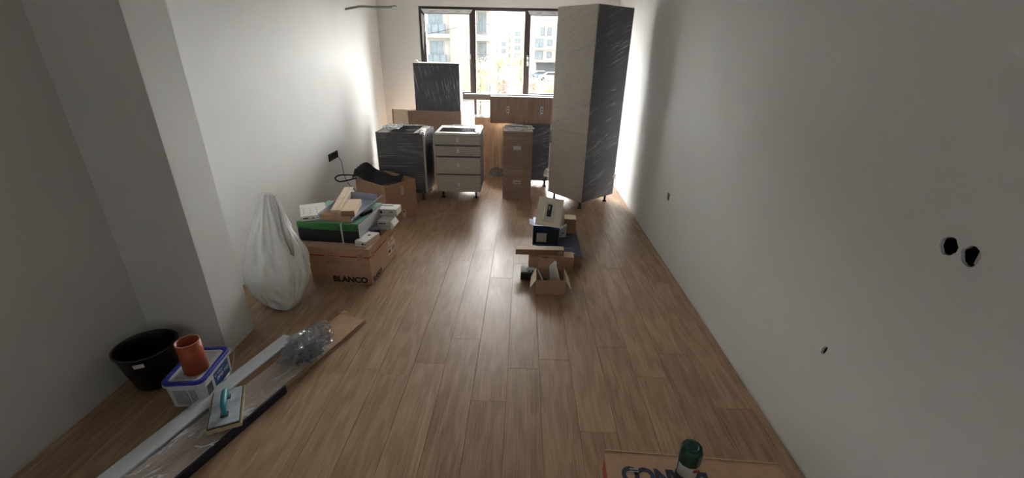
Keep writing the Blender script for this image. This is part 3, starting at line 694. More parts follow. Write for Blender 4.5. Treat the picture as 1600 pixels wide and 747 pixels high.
# ---------------------------------------------------------------- white woven sack
sk_ = thing('woven_sack', 'tall slumped white woven plastic sack leaning on left wall', 'sack', (-1.78, 2.70, 0), 0)
rings = [  # z, cx, cy, rx, ry
    (.003, .120, -.135, .012, .012), (.008, .112, -.125, .035, .03), (.03, .09, -.10, .085, .075), (.07, .065, -.07, .135, .12), (.12, .045, -.04, .175, .165), (.18, .028, -.015, .205, .19), (.24, .018, .0, .222, .20), (.29, .008, .015, .222, .20),
    (.36, -.004, .04, .195, .185), (.44, -.018, .07, .162, .16), (.52, -.028, .10, .130, .13), (.60, -.035, .125, .100, .10), (.68, -.040, .145, .072, .075), (.74, -.042, .155, .052, .055), (.775, -.044, .16, .044, .04), (.785, -.044, .16, .028, .025), (.776, -.044, .16, .012, .012)]
bm = bmesh.new(); n = 110; RR = []
P4 = [Vector(r + (0,)[:0]) if False else r for r in rings]
fine = []
for i in range(len(rings) - 1):
    for q in range(6):
        t = q / 6; fine.append(tuple(rings[i][j] * (1 - t) + rings[i + 1][j] * t for j in range(5)))
fine.append(rings[-1])
for z, cx, cy, rx, ry in fine:
    ring = []
    for k in range(n):
        a = 2 * PI * k / n; q = z / .77
        pl = (.10 * q + .008) * (1 - 2 * abs(math.sin(4.5 * a + 2 * noise.noise(Vector((q * 2, 0, 5)))))) + .05 * q * math.sin(17 * a + 2)
        wr_ = .14 * noise.noise(Vector((math.cos(a) * 1.5, math.sin(a) * 1.5, z * 5))) + .16 * (abs(noise.noise(Vector((math.cos(a) * 4, math.sin(a) * 4, z * 6)))) - .2) + .07 * (abs(noise.noise(Vector((math.cos(a) * 7, math.sin(a) * 7, z * 20 + math.cos(a) * 4)))) - .2)
        low = max(0, 1 - z / .25); wr_ += low * .06 * math.sin(60 * z + 5 * math.cos(a) + 3 * noise.noise(Vector((math.cos(a) * 2, math.sin(a) * 2, 3))))
        f = 1 + pl + wr_
        ring.append(bm.verts.new((cx + rx * f * math.cos(a), cy + ry * f * math.sin(a), max(.003, z + .012 * noise.noise(Vector((math.cos(a) * 3, math.sin(a) * 3, z * 6)))))))
    RR.append(ring)
for i in range(len(RR) - 1):
    for k in range(n): bm.faces.new((RR[i][k], RR[i][(k + 1) % n], RR[i + 1][(k + 1) % n], RR[i + 1][k]))
bm.faces.new(RR[0][::-1]); bm.faces.new(RR[-1])
obj('sack_body', bm, M['sack'], sk_, smooth=True)
# folded flap of the mouth on the wall side of the top, gathered edge
bm = bmesh.new(); nn = 14
F = [[bm.verts.new((-.03 + .065 * u + .012 * math.sin(8 * v + 2 * u), .075 + .10 * u, .775 - .40 * v + .01 * math.sin(6 * u))) for v in [j / nn for j in range(nn + 1)]] for u in [0, .33, .66, 1]]
F = [[None] * (nn + 1) for _ in range(4)]
for i, u in enumerate((0, .33, .66, 1)):
    for j in range(nn + 1):
        v = j / nn; z = .775 - .42 * v; rr_ = .045 + .135 * v
        a = math.radians(-25 + 38 * u)
        F[i][j] = bm.verts.new((-.03 + (rr_ + .018 + .01 * math.sin(9 * v)) * math.cos(a), .15 - .09 * v + (rr_ + .01) * math.sin(a), z))
for i in range(3):
    for j in range(nn): bm.faces.new((F[i][j], F[i + 1][j], F[i + 1][j + 1], F[i][j + 1]))
bmesh.ops.solidify(bm, geom=bm.faces[:], thickness=.003)
obj('mouth_fold', bm, M['sack'], sk_, smooth=True)

# ---------------------------------------------------------------- centre pile
nb = thing('navy_carton', 'long flat navy box lying at the bottom of the middle pile', 'box', (.35, 3.385, 0), math.radians(-1))
box('box_body', (-.20, .205, 0, .74, .002, .10), M['navy'], nb, bevel=.002)
box('end_face', (-.19, .204, -.0012, -.0002, .004, .098), M['card_dk'], nb)
boxes('small_print', [(.02 + i * .022, .030 + i * .022, .165, .175, .1002, .1008) for i in range(6)] + [(.13, .145, .05, .075, .1002, .1008), (.10, .125, .44, .452, .1002, .1008)], M['print_grey'], nb)
fbx = thing('brown_parcel', 'brown box on edge behind the small open box, under narrow box', 'box', (.275, 3.262, 0), math.radians(.5))
box('box_body', (-.192, .192, 0, .112, .002, .148), M['card'], fbx, bevel=.002)
box('tape_tab', (-.08, -.03, -.0012, -.0002, .130, .146), M['ink'], fbx)
nbx = thing('brown_parcel', 'long narrow pale-topped box lying across the middle pile', 'box', (.178, 3.292, .1495), math.radians(.5))
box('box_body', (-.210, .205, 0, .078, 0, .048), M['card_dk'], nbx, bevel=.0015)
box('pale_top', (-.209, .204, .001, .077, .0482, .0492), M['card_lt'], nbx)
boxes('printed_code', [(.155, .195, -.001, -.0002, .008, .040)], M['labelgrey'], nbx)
sd = thing('dark_carton', 'small dark glossy box on floor left of the open box', 'box', (.015, 3.11, 0), math.radians(-2))
box('box_body', (0, .125, 0, .135, .002, .062), M['carton_black'], sd, bevel=.002)
box('pale_top_print', (.004, .12, .03, .13, .0621, .0628), M['print_grey'], sd)
sm = thing('silver_adapter', 'small silver metal piece on the small dark box', 'fitting', (.10, 3.155, .0632), math.radians(5))
boxes('clip_body', [(-.03, .03, -.02, .02, 0, .022)], M['film'], sm)
boxes('slots', [(-.022, -.008, -.0206, -.0201, .005, .017), (.006, .02, -.0206, -.0201, .005, .017)], M['ink'], sm)

ob = thing('open_carton', 'small open cardboard box with flaps out on floor, front of middle pile', 'box', (.252, 2.885, 0), math.radians(-1))
boxes('box_body', [(-.116, .116, 0, .003, .002, .13), (-.116, .116, .207, .21, .002, .13), (-.116, -.113, .003, .207, .002, .13), (.113, .116, .003, .207, .002, .13), (-.113, .113, .003, .207, .002, .005)], M['card'], ob)
for sgn in (-1, 1):
    bm = bmesh.new(); a, b, c, d = (sgn * .116, .002, .13), (sgn * .116, .208, .13), (sgn * .155, .190, .055), (sgn * .162, .012, .050)
    quad_slab(bm, a, b, c, d, .003 * sgn); obj('flap', bm, M['card_lt'], ob)
bm = bmesh.new(); quad_slab(bm, (-.10, .209, .13), (.055, .209, .13), (.045, .245, .20), (-.095, .245, .205), .003); obj('flap', bm, M['card'], ob)
pp = thing('paper_sheet', 'white curled paper sticking up out of the small open box', 'paper', (.255, 2.93, .03), 0)
bm = bmesh.new(); G_ = []
for i in range(7):
    u = i / 6; xl = .0 - .018 * u; xr = .082 - .052 * u ** 1.4
    if i == 6: xl, xr = .018, .040
    G_.append([bm.verts.new((xl + (xr - xl) * j / 4, .025 + .05 * u + .012 * math.sin(PI * j / 4), .205 * u)) for j in range(5)])
for i in range(6):
    for j in range(4): bm.faces.new((G_[i][j], G_[i][j + 1], G_[i + 1][j + 1], G_[i + 1][j]))
bmesh.ops.solidify(bm, geom=bm.faces[:], thickness=.002)
obj('sheet', bm, M['white'], pp, smooth=True)
bm = bmesh.new(); tube(bm, smoothpts([(.150, 3.02, .155), (.165, 2.99, .135), (.19, 2.94, .10), (.215, 2.92, .07)], 4), .005, 6)
tag(obj('grey_rod', bm, M['film'], smooth=True), 'thin grey rod resting in left side of the small open box', 'rod')
o = crumple('black_filler', M['black'], None, .035, .035, .035, 21, (.215, 3.02, .008), 3); tag(o, 'black plastic bits in the middle of the small open box', 'plastic')
for v in o.data.vertices: v.co.z = v.co.z * 1.0
o = crumple('beige_filler', M['cream'], None, .025, .025, .05, 22, (.325, 2.975, .008), 3); tag(o, 'beige foam bits at right in the small open box', 'foam')

bb2 = thing('blue_carton', 'blue box with grey part at its open front, under the cream frame', 'box', (.245, 3.60, .102), math.radians(-1))
boxes('box_body', [(-.125, -.121, 0, .20, 0, .195), (.112, .116, 0, .20, 0, .195), (-.121, .112, .196, .20, 0, .195), (-.121, .112, 0, .196, 0, .004), (-.121, .112, 0, .196, .155, .159)], M['blue'], bb2)
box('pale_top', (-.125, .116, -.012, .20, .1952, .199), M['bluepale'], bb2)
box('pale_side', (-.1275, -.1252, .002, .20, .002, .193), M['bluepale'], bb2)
boxes('dark_fill', [(-.120, .111, .012, .19, .005, .154)], M['ink'], bb2)  # dark block filling the inside behind the open front
bm = bmesh.new(); quad_slab(bm, (-.125, .0, .199), (-.125, .13, .199), (-.165, .12, .212), (-.160, .0, .208), .002); obj('side_flap', bm, M['bluepale'], bb2)
gp = box('grey_part', (-.092, .0, .001, .011, .030, .118), M['putty'], bb2, bevel=.004)
fr = thing('cream_frame', 'cream plastic frame with dark slot leaning on top of blue box', 'frame plate', (.240, 3.565, .305), 0, rot=(math.radians(50), math.radians(6), math.radians(-6)))
box('plate', (-.110, .116, 0, .275, 0, .014), M['cream'], fr, bevel=.003)
bm = bmesh.new()
hexa(bm, [(-.052, .035, .0142), (.058, .035, .0142), (.058, .238, .0142), (-.052, .238, .0142), (-.040, .050, .030), (.046, .050, .030), (.046, .225, .030), (-.040, .225, .030)])
obj('raised_frame', bm, M['cream'], fr, bevel=.002)
box('inner_lip', (-.032, .038, .060, .215, .0302, .0325), M['white'], fr)
box('dark_slot', (-.019, .021, .083, .200, .0327, .0345), M['ink'], fr)
box('slot_shine', (-.010, .001, .150, .185, .0347, .0352), M['putty'], fr)
wg = thing('printed_carton', 'small grey printed box standing right of the blue box', 'box', (.368, 3.79, .102), math.radians(8))
bm = bmesh.new(); hexa(bm, [(0, 0, 0), (.078, 0, 0), (.078, .05, 0), (0, .05, 0), (.0, .01, .07), (.088, .012, .12), (.088, .055, .12), (0, .055, .075)]); obj('box_body', bm, M['print_grey'], wg, bevel=.001)
boxes('small_print', [(.030, .06, -.001, .010, .040, .046)], M['ink'], wg)
rb = thing('brown_parcel', 'small brown box rear right of the middle pile behind cream frame', 'box', (.43, 3.90, .102), math.radians(-4))
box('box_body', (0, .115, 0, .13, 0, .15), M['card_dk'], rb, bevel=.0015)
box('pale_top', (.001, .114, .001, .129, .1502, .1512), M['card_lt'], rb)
rw = thing('white_carton', 'tiny white box standing behind the cream frame on middle pile', 'box', (.365, 3.985, .102), math.radians(3))
box('box_body', (-.02, .055, 0, .10, 0, .245), M['cream'], rw, bevel=.0015)

# ---------------------------------------------------------------- tub, pail, pipe
tb = thing('black_tub', 'large empty black plastic tub with white tag in left corner', 'tub', (-2.025, 1.83, 0), 0)
bm = bmesh.new(); prof = [(.0001, .003), (.115, .003), (.122, .012), (.150, .15), (.172, .285), (.182, .292), (.182, .302), (.170, .302), (.166, .285), (.142, .13), (.116, .016), (.0001, .014)]
prof = [(r__ * .81, z__ * .81) for r__, z__ in prof]; lathe(bm, prof, 48); bmesh.ops.remove_doubles(bm, verts=bm.verts, dist=.0002); obj('tub_body', bm, M['tubblack'], tb, smooth=True)
lb = bmesh.new()
a0 = math.radians(-66)
ptsl = []
for zz, rr_ in ((.190, .1345), (.215, .1385)):
    for da in (-.17, .17): ptsl.append(((rr_ + .0012) * math.cos(a0 + da), (rr_ + .0012) * math.sin(a0 + da), zz))
quad_slab(lb, ptsl[0], ptsl[1], ptsl[3], ptsl[2], .001); o = obj('tag_label', lb, M['white'], tb)

pa = thing('paint_pail', 'white rectangular plastic pail with blue-rimmed lid beside black tub', 'pail', (-1.715, 1.770, 0), math.radians(7))
def rrect(hx, hy, r, z, n=6):
    out = []
    for cx, cy, a in ((hx - r, hy - r, 0), (-hx + r, hy - r, PI / 2), (-hx + r, -hy + r, PI), (hx - r, -hy + r, 3 * PI / 2)):
        for i in range(n + 1): out.append((cx + r * math.cos(a + PI / 2 * i / n), cy + r * math.sin(a + PI / 2 * i / n), z))
    return out
def loft(name, loops_, m, parent, capb=True, capt=True, smooth=False):
    bm = bmesh.new(); R_ = [[bm.verts.new(p) for p in l] for l in loops_]; n = len(R_[0])
    for i in range(len(R_) - 1):
        for k in range(n): bm.faces.new((R_[i][k], R_[i][(k + 1) % n], R_[i + 1][(k + 1) % n], R_[i + 1][k]))
    if capb: bm.faces.new(R_[0][::-1])
    if capt: bm.faces.new(R_[-1])
    return obj(name, bm, m, parent, smooth)
loft('pail_body', [rrect(.082, .125, .03, .002), rrect(.090, .133, .03, .01), rrect(.097, .142, .034, .150)], M['bucket'], pa)
loft('pail_rim', [rrect(.100, .146, .036, .146), rrect(.105, .151, .038, .150), rrect(.105, .151, .038, .160), rrect(.100, .146, .036, .162)], M['bucket'], pa)
loft('lid_rim', [rrect(.103, .149, .038, .162), rrect(.104, .150, .038, .172), rrect(.098, .144, .034, .176), rrect(.084, .130, .028, .176), rrect(.080, .126, .026, .168)], M['lidblue'], pa)
ldc = loft('lid_panel', [rrect(.0798, .1258, .026, .1685), rrect(.078, .124, .026, .1715)], M['bucket'], pa)
boxes('small_print', [(-.06, .055, -.105 + i * .011, -.100 + i * .011, .1717, .1722) for i in range(20)], M['labelgrey'], ldc)
# prints on the two visible sides
def sideface(name, y0, y1, z0, z1, m, off=.0014):
    xa = lambda z: .090 + .007 * (z - .01) / .14 + off
    bm = bmesh.new(); hexa(bm, [(xa(z0) - .001, y0, z0), (xa(z0), y0, z0), (xa(z0), y1, z0), (xa(z0) - .001, y1, z0), (xa(z1) - .001, y0, z1), (xa(z1), y0, z1), (xa(z1), y1, z1), (xa(z1) - .001, y1, z1)])
    return obj(name, bm, m, pa)
sideface('blue_label', -.045, .095, .045, .138, M['labelblue'])
def glyphs(y, z, h, wds, gap):                           # worn white lettering, no longer legible
    bs = []; r = random.Random(12)
    for i, w_ in enumerate(wds):
        if w_:
            xx = .0905 + .007 * (z - .01) / .14 + .0016
            bs += [(xx, xx + .0008, y, y + w_ * .28, z, z + h), (xx, xx + .0008, y + w_ * .72, y + w_, z + h * r.choice((0, .4)), z + h), (xx, xx + .0008, y, y + w_, z + h * .8, z + h)]
        y += (w_ or .008) + gap
    return bs
boxes('small_print', glyphs(-.020, .078, .020, [.013, .013, .006, .013, 0, .012, .013, .015], .003), M['white'], pa)
boxes('small_print', glyphs(-.036, .112, .009, [.012, 0, .007, .007, .007, .007, .007], .002), M['white'], pa)
sideface('dark_print', -.112, -.066, .045, .120, M['label_shade'])
def frontface(name, x0, x1, z0, z1, m, off=.0014):
    ya = lambda z: -(.133 + .009 * (z - .01) / .14 + off)
    bm = bmesh.new(); hexa(bm, [(x0, ya(z0), z0), (x1, ya(z0), z0), (x1, ya(z0) + .001, z0), (x0, ya(z0) + .001, z0), (x0, ya(z1), z1), (x1, ya(z1), z1), (x1, ya(z1) + .001, z1), (x0, ya(z1) + .001, z1)])
    return obj(name, bm, m, pa)
frontface('grey_print', -.055, .015, .03, .125, M['labelgrey']); frontface('grey_print', .022, .055, .03, .125, M['labelgrey'])
bm = bmesh.new(); tube(bm, smoothpts([(.02, .150, .150), (.045, .185, .150), (.075, .195, .125), (.085, .175, .085), (.095, .120, .05)], 6), .0022, 6)
hd = obj('wire_handle', bm, M['wire'], pa, smooth=True)
bm = bmesh.new(); tube(bm, smoothpts([(.095, .120, .05), (.108, .06, .058), (.112, .0, .056), (.108, -.06, .040), (.096, -.10, .025)], 5), .0022, 6); obj('wire_handle', bm, M['wire'], pa, smooth=True)
bm = bmesh.new(); tube(bm, [(.110, .055, .058), (.112, -.01, .056)], .007, 8); obj('hand_grip', bm, M['white'], pa, smooth=True)

pi_ = thing('pipe_offcut', 'short orange-brown pipe offcut standing on the pail lid', 'pipe', (-1.690, 1.735, .1725), 0)
bm = bmesh.new(); lathe(bm, [(.0552, 0), (.0552, .182), (.0516, .182), (.0516, 0), (.0552, 0)], 40); bmesh.ops.remove_doubles(bm, verts=bm.verts, dist=1e-5); obj('pipe_wall', bm, M['orange'], pi_, smooth=False)
for p in pi_.children[0].data.polygons: p.use_smooth = abs(p.normal.z) < .5
bm = bmesh.new(); lathe(bm, [(.0556, .1815), (.0556, .1832), (.0512, .1832), (.0512, .1815), (.0556, .1815)], 40); obj('cut_rim', bm, M['pipe_rim'], pi_)

# ---------------------------------------------------------------- long profiles and packs at the left front
be = thing('white_profile', 'long white foam-faced profile lying on floor between pail and wrapped boards', 'profile', (-1.406, 2.183, 0), math.radians(-15))
box('profile_body', (-.092, 0, -1.9, 0, .012, .058), M['foamwhite'], be, bevel=.002)
boxes('side_lip', [(.001, .016, -1.9, -.01, .004, .034), (.001, .004, -1.9, -.01, .034, .05)], M['lip'], be)
boxes('bottom_lip', [(-.090, .0, -1.9, -.01, .002, .011)], M['lip'], be)
boxes('small_print', [(-.012, -.009, -.62 + i * .012, -.614 + i * .012, .0582, .0587) for i in range(10)], M['ink'], be)

PA = math.radians(-18)
cb = thing('cardboard_sleeve', 'long flat brown cardboard sleeve under the wrapped boards', 'cardboard', (-1.052, 2.445, 0), PA)
box('lower_sheet', (-.205, .0, -2.05, .0, .003, .008), M['card'], cb)
box('upper_sheet', (-.208, -.002, -1.98, -.006, .020, .026), M['card'], cb)
boxes('pale_edge', [(.0001, .0015, -2.05, 0, .003, .008), (-.0019, -.0004, -1.98, -.006, .020, .026)], M['card_edge'], cb)
boxes('spacer', [(-.19, -.012, -1.95, -.05, .0085, .0195)], M['card_dk'], cb)
bm = bmesh.new(); quad_slab(bm, (-.208, -.02, .026), (-.208, -.80, .026), (-.225, -.80, .055), (-.225, -.03, .055), .004); obj('raised_flap', bm, M['card_dk'], cb)
bm = bmesh.new(); bx(bm, -.212, -.18, .0, .035, .021, .025); obj('torn_tab', bm, M['card_edge'], cb)
pk = thing('board_pack', 'film-wrapped pack of oak floor boards with navy edge on cardboard sleeve', 'pack', (-1.062, 2.42, .027), PA)
box('boards', (-.192, .001, -2.0, -.42, .0, .020), M['board'], pk, bevel=.001)
boxes('navy_edge', [(.004, .016, -2.0, -.68, -.0265, .020)], M['packedge'], pk)
bm = bmesh.new()
nx, ny = 10, 60; Gd = []
for i in range(nx + 1):
    row = []
    for j in range(ny + 1):
        x = -.196 + .206 * i / nx; y = -2.0 + 1.58 * j / ny
        row.append(bm.verts.new((x, y, .0225 + .004 * abs(noise.noise(Vector((x * 18, y * 7, 2)))) + .003 * noise.noise(Vector((x * 40 + y * 30, y * 12 - x * 20, 5))))))
    Gd.append(row)
for i in range(nx):
    for j in range(ny): bm.faces.new((Gd[i][j], Gd[i + 1][j], Gd[i + 1][j + 1], Gd[i][j + 1]))
obj('plastic_film', bm, M['wrapF'], pk, smooth=True)
# crumpled film at the far end of the pack
cr = thing('crumpled_film', 'crumpled grey plastic film heap at far end of wrapped boards', 'plastic film', (-1.29, 2.08, .050), PA)
crumple('film_heap', M['crumple'], cr, .105, .125, .075, 31, (.02, -.01, 0), 5, .5, 1.9)
crumple('film_heap', M['crumple'], cr, .05, .08, .05, 33, (-.03, .14, 0), 4, .5, 2.2)
crumple('inner_folds', M['lip'], cr, .085, .10, .05, 34, (.02, -.015, .0), 5, .5, 2.4)

# float with the teal handle
ft = thing('sponge_float', 'sponge float with teal handle and stained plate lying on wrapped boards', 'trowel', (-1.455, 1.578, .056), math.radians(28), rot=(math.radians(-1), math.radians(2), math.radians(28.5)))
bm = bmesh.new(); bx(bm, -.0735, .0735, -.143, .143, 0, .020); bmesh.ops.subdivide_edges(bm, edges=bm.edges, cuts=7, use_grid_fill=True)
for v in bm.verts: v.co += Vector((.004 * noise.noise(v.co * 30), .004 * noise.noise(v.co * 30 + Vector((5, 0, 0))), .0))
obj('sponge_pad', bm, M['sponge'], ft)
box('adhesive_layer', (-.068, .068, -.137, .137, .0202, .024), M['darkline'], ft)
box('float_plate', (-.063, .063, -.132, .132, .0242, .030), M['floatplate'], ft, bevel=.001)
bm = bmesh.new(); pth = smoothpts([(0, .062, .032), (0, .068, .055), (0, .055, .078), (0, .02, .082), (0, -.03, .078), (0, -.060, .066), (0, -.068, .032)], 5)
tube(bm, pth, .014, 12, radii=[.0145 if 6 < i < 24 else .012 for i in range(len(pth))])
h_ = obj('handle', bm, M['teal'], ft, smooth=True)
boxes('handle_foot', [(-.016, .016, .048, .080, .0302, .036), (-.016, .016, -.084, -.050, .0302, .036)], M['label_shade'], ft)

# ---------------------------------------------------------------- carton and can at the lower right
b2 = thing('branded_carton', 'brown BLANCO cardboard box at bottom right, its lettering upside down', 'box', (.357, 1.209, 0), math.radians(-2.8))
box('box_body', (0, .66, -.52, 0, .002, .318), M['card'], b2, bevel=.003)
boxes('pale_edge', [(.002, .655, -.004, .0, .3182, .3205)], M['card_edge'], b2)
boxes('red_band', [(-.0012, -.0002, -.50, -.02, .235, .30)], M['ink_red'], b2)
text('lettering', 'BLANCO', .088, M['ink_blue'], b2, (.372, -.072, .3186), (0, 0, PI), bold=.0045, sx=.90)
for y_ in (-.080, -.090): box('staple', (.085, .118, y_, y_ + .003, .3192, .3215), M['alu'], b2)
cn = thing('spray_can', 'can with dark green faceted cap standing on lower right BLANCO box', 'can', (.612, 1.062, .320), 0)
bm = bmesh.new(); rg = lathe(bm, [(.028, .001), (.031, .004), (.031, .085)], 32); bm.faces.new(rg[0][::-1]); bm.faces.new(rg[-1]); obj('can_base', bm, M['canblack'], cn, smooth=False)
bm = bmesh.new(); rg = lathe(bm, [(.0314, .085), (.0314, .140), (.028, .146)], 32); bm.faces.new(rg[0][::-1]); bm.faces.new(rg[-1]); sl_ = obj('can_sleeve', bm, M['canwhite'], cn)
for o in (cn.children[0], cn.children[1]):
    for p in o.data.polygons: p.use_smooth = abs(p.normal.z) < .5
bm = bmesh.new(); rg = lathe(bm, [(.0335, .138), (.0335, .192), (.0295, .203), (.020, .205), (.017, .203)], 10); bm.faces.new(rg[0][::-1]); bm.faces.new(rg[-1]); obj('cap', bm, M['capgreen'], cn)
cn.scale = (1.12, 1.12, 1.0)
for q in ((.004, .010), (.012, .014), (.017, .019), (.021, .023)):
    box('red_mark', (q[0], q[1], -.0322, -.0285, .118, .130), M['redtext'], sl_)
boxes('side_seam', [(-.0335, -.0315, -.004, -.001, .085, .14)], M['label_shade'], sl_)

# ---------------------------------------------------------------- outdoors
GZ = -3.0
gd = struct(box('ground', (-60, 60, 9, 230, GZ - .2, GZ), M['ground']))
pkg = struct(box('ground_parking', (-2, 14, 70, 104, GZ, GZ + .02), M['asphalt']))
def out_window(parent, x0, x1, y, z0, z1, d=.25, fm='facade_w', panes=2):
    f = frame_ring('window', x0, x1, z0, z1, .07, .07, .07, .07, y - .04, y + .02, M[fm], parent)
    for i in range(panes):
        a = x0 + .07 + (x1 - x0 - .14) * i / panes; b = x0 + .07 + (x1 - x0 - .14) * (i + 1) / panes
        box('pane', (a + .02, b - .02, y - .01, y + .01, z0 + .07, z1 - .07), M['outglass'], f)
# nearest block, left
b1 = thing('apartment_building', 'nearest cream apartment block with balconies, left in the window', 'building', (0, 0, 0))
box('wall', (-22, -6.9, 48.0, 60, GZ, 9.5), M['facade_w'], b1)
box('wall', (-7.65, -5.62, 47.4, 48.0, GZ, 9.5), M['facade'], b1)
box('lower_wall', (-7.3, -5.62, 47.3, 47.4, GZ, 1.5), M['facade_p'], b1)
box('wall', (-5.62, -5.2, 47.6, 60, GZ, 9.5), M['facade'], b1)
box('wall', (-5.2, -3.72, 49.2, 60, GZ, 6.2), M['facade_w'], b1)
for z in (-2.4, .35, 3.15, 5.95):
    box('balcony_slab', (-12.5, -7.65, 47.2, 48.0, z - .35, z), M['facade_w'], b1)
    box('balcony_slab', (-5.2, -3.6, 47.4, 49.2, z - .55, z), M['facade_w'], b1)
for z in (-2.3, .45, 3.25):
    out_window(b1, -9.95, -8.35, 47.96, z + .05, z + 2.15)
    out_window(b1, -5.05, -4.05, 49.16, z + .05, z + 2.1)
    rl = box('railing', (-10.2, -8.05, 47.18, 47.24, z - .1, z + .75), M['outglass'], b1)
    boxes('rail_post', [(-10.2 + i * .7, -10.14 + i * .7, 47.12, 47.18, z - .1, z + .8) for i in range(4)], M['rail'], rl)
    r2 = boxes('railing', [(-5.1 + i * .12, -5.07 + i * .12, 47.42, 47.46, z - .1, z + .85) for i in range(12)] + [(-5.15, -3.62, 47.40, 47.48, z + .83, z + .88)], M['rail'], b1)
    r3 = boxes('railing', [(-3.66, -3.62, 47.45 + i * .18, 47.49 + i * .18, z - .1, z + .85) for i in range(9)], M['rail'], b1)
# far white block, centre
b2_ = thing('apartment_building', 'far white apartment block in the middle pane behind trees', 'building', (0, 0, 0))
box('wall', (-14, -6.0, 158, 170, GZ, 6.9), M['facade_w'], b2_)
box('wall', (-6.0, 1.0, 159.5, 170, GZ, 8.2), M['facade'], b2_)
for zi, z in enumerate((-1.5, .9, 3.1, 5.3)):
    for x0, x1 in ((-11.2, -9.4), (-8.1, -6.7)):
        if z < 5: out_window(b2_, x0, x1, 157.95, z, z + 1.3, fm='shutter')
    for x0, x1 in ((-3.6, -1.8), (-5.5, -4.9)): out_window(b2_, x0, x1, 159.45, z + 1.1, z + 2.3, fm='shutter')
box('roof_box', (-9.5, -8.0, 160, 163, 6.9, 8.0), M['facade_w'], b2_)
# right block
b3 = thing('apartment_building', 'white apartment block in the right pane behind parked cars', 'building', (0, 0, 0))
box('wall', (1.9, 16, 108, 120, GZ + 2.3, 4.9), M['facade_w'], b3)
box('wall', (2.8, 16, 109.5, 120, 4.9, 7.4), M['facade_w'], b3)
box('roof_edge', (2.5, 16, 109.0, 120, 7.4, 7.65), M['facade'], b3)
box('ground_storey', (2.6, 16, 109.2, 120, GZ, GZ + 2.3), M['shutter'], b3)
for z in (.0, 2.6):
    out_window(b3, 2.25, 4.1, 107.9, z, z + 1.75, fm='shutter'); out_window(b3, 5.0, 6.1, 107.9, z + .3, z + 1.6, fm='shutter')
    box('balcony_slab', (1.8, 7, 107.2, 108, z - .5, z - .3), M['facade'], b3)
for x in (3.4, 5.0): out_window(b3, x, x + .9, 109.4, 5.1, 6.7, fm='shutter')
# trees with loose autumn crowns
def tree(x, y, h, r, m, seed, label):
    t = thing('autumn_tree', label, 'tree', (x, y, GZ), 0, 'autumn trees outside the window')
    rn = random.Random(seed); bm = bmesh.new()
    tube(bm, [(0, 0, 0), (.05, 0, h * .4), (-.03, .02, h * .75), (0, 0, h * .97)], .1, 8, radii=[.11, .08, .05, .015])
    tips = []
    for i in range(16):
        a = rn.uniform(0, 2 * PI); z0 = h * rn.uniform(.3, .85); l = r * rn.uniform(.6, 1.0) * (1.15 - z0 / h * .6)
        e = Vector((l * math.cos(a), l * math.sin(a), z0 + l * .8)); tube(bm, [(0, 0, z0), e * .5 + Vector((0, 0, z0 * .5)), e], .02, 5, radii=[.035, .022, .008]); tips.append(((0, 0, z0), e))
    obj('trunk', bm, M['bark'], t)
    bm = bmesh.new()
    for i in range(900):
        s, e = tips[rn.randrange(len(tips))]; k = rn.uniform(.25, 1.08); p = Vector(s) * (1 - k) + e * k + Vector([rn.gauss(0, .22) for _ in range(3)])
        q = rn.uniform(.05, .10); u = Vector([rn.gauss(0, 1) for _ in range(3)]).normalized(); v = u.orthogonal().normalized()
        vs_ = [bm.verts.new(p + q * (u * a + v * b)) for a, b in ((-1, 0), (0, -.6), (1, 0), (0, .6))]; bm.faces.new(vs_)
    o = obj('crown', bm, m, t); o['kind'] = 'stuff'
tree(-3.35, 34, 4.1, 1.15, M['leafy'], 1, 'yellow autumn tree at left of the middle window pane')
tree(-2.15, 37, 4.6, .95, M['leafy'], 2, 'yellow autumn tree in the centre of the middle window pane')
tree(-1.45, 32, 3.3, .55, M['leafr'], 3, 'slim russet tree left of the light pole')
tree(-.35, 39, 5.2, .85, M['leafy'], 4, 'tall yellow tree right of the light pole')
tree(-.1, 27, 2.9, .5, M['leafr'], 5, 'small russet tree at right of middle window pane')
tree(.65, 31, 3.3, .5, M['leafr'], 6, 'slim russet tree at left of the right window pane')
tree(2.35, 40, 2.3, .9, M['leafg'], 7, 'low green-yellow tree at right of the right pane')
tree(-7.3, 30, 2.6, .7, M['leafg'], 8, 'low green tree below the nearest apartment block')
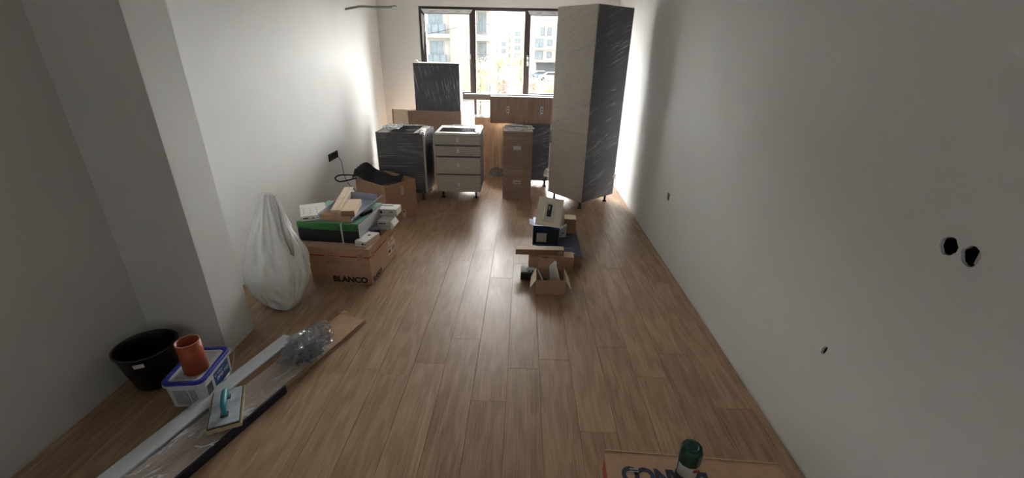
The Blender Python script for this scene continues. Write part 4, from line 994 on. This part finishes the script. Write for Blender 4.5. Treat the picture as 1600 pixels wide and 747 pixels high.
bm = bmesh.new(); tube(bm, [(-.90, 30, GZ), (-.92, 30, 3.5)], .05, 8, radii=[.06, .035]); tube(bm, smoothpts([(-.92, 30, 3.4), (-1.1, 29.9, 3.9), (-1.9, 29.8, 3.75)], 4), .02, 6)
lp = tag(obj('lamp_post', bm, M['pole'], smooth=True), 'thin pale green lamp post seen through middle window pane', 'lamp post')
bm = bmesh.new(); bx(bm, -2.3, -1.85, 29.72, 29.88, 3.68, 3.76); obj('lamp_head', bm, M['pole'], lp)
bm = bmesh.new(); tube(bm, [(-12.6, 47.1, 2.64), (-10.6, 47.05, 2.93), (-7.3, 47.1, 3.64), (-6.9, 47.42, 3.78)], .02, 5)
tag(obj('overhead_wire', bm, M['cable']), 'dark overhead wire crossing the left window pane', 'wire')
def car(x, y, m, label, rz):
    t = thing('parked_car', label, 'car', (x, y, GZ + .02), rz)
    bm = bmesh.new(); pr = [(-2.1, .3), (-2.1, .75), (-1.7, .85), (-1.2, .92), (-.6, 1.42), (.9, 1.45), (1.6, .98), (2.05, .92), (2.1, .3)]
    f = [bm.verts.new((a, -.82 + (.12 if b > 1 else 0), b)) for a, b in pr]; g = [bm.verts.new((a, .82 - (.12 if b > 1 else 0), b)) for a, b in pr]
    bm.faces.new(f); bm.faces.new(g[::-1]); n = len(f)
    for i in range(n): bm.faces.new((f[i], f[(i + 1) % n], g[(i + 1) % n], g[i]))
    obj('car_body', bm, m, t, bevel=.03)
    bm = bmesh.new(); hexa(bm, [(-1.0, -.86, .95), (1.3, -.86, .95), (1.3, -.70, .95), (-1.0, -.70, .95), (-.55, -.74, 1.36), (.85, -.74, 1.36), (.85, -.66, 1.36), (-.55, -.66, 1.36)]); obj('side_glass', bm, M['label_shade'], t)
    for a in (-1.35, 1.35):
        for s in (-1, 1):
            bm = bmesh.new(); tube(bm, [(a, s * .70, .31), (a, s * .86, .31)], .31, 16); obj('wheel', bm, M['tyre'], t)
car(2.7, 84, M['car_b'], 'blue-grey car parked in the right window pane', .1)
car(4.6, 80, M['car_w'], 'white car parked nearer, in the right window pane', -.05)
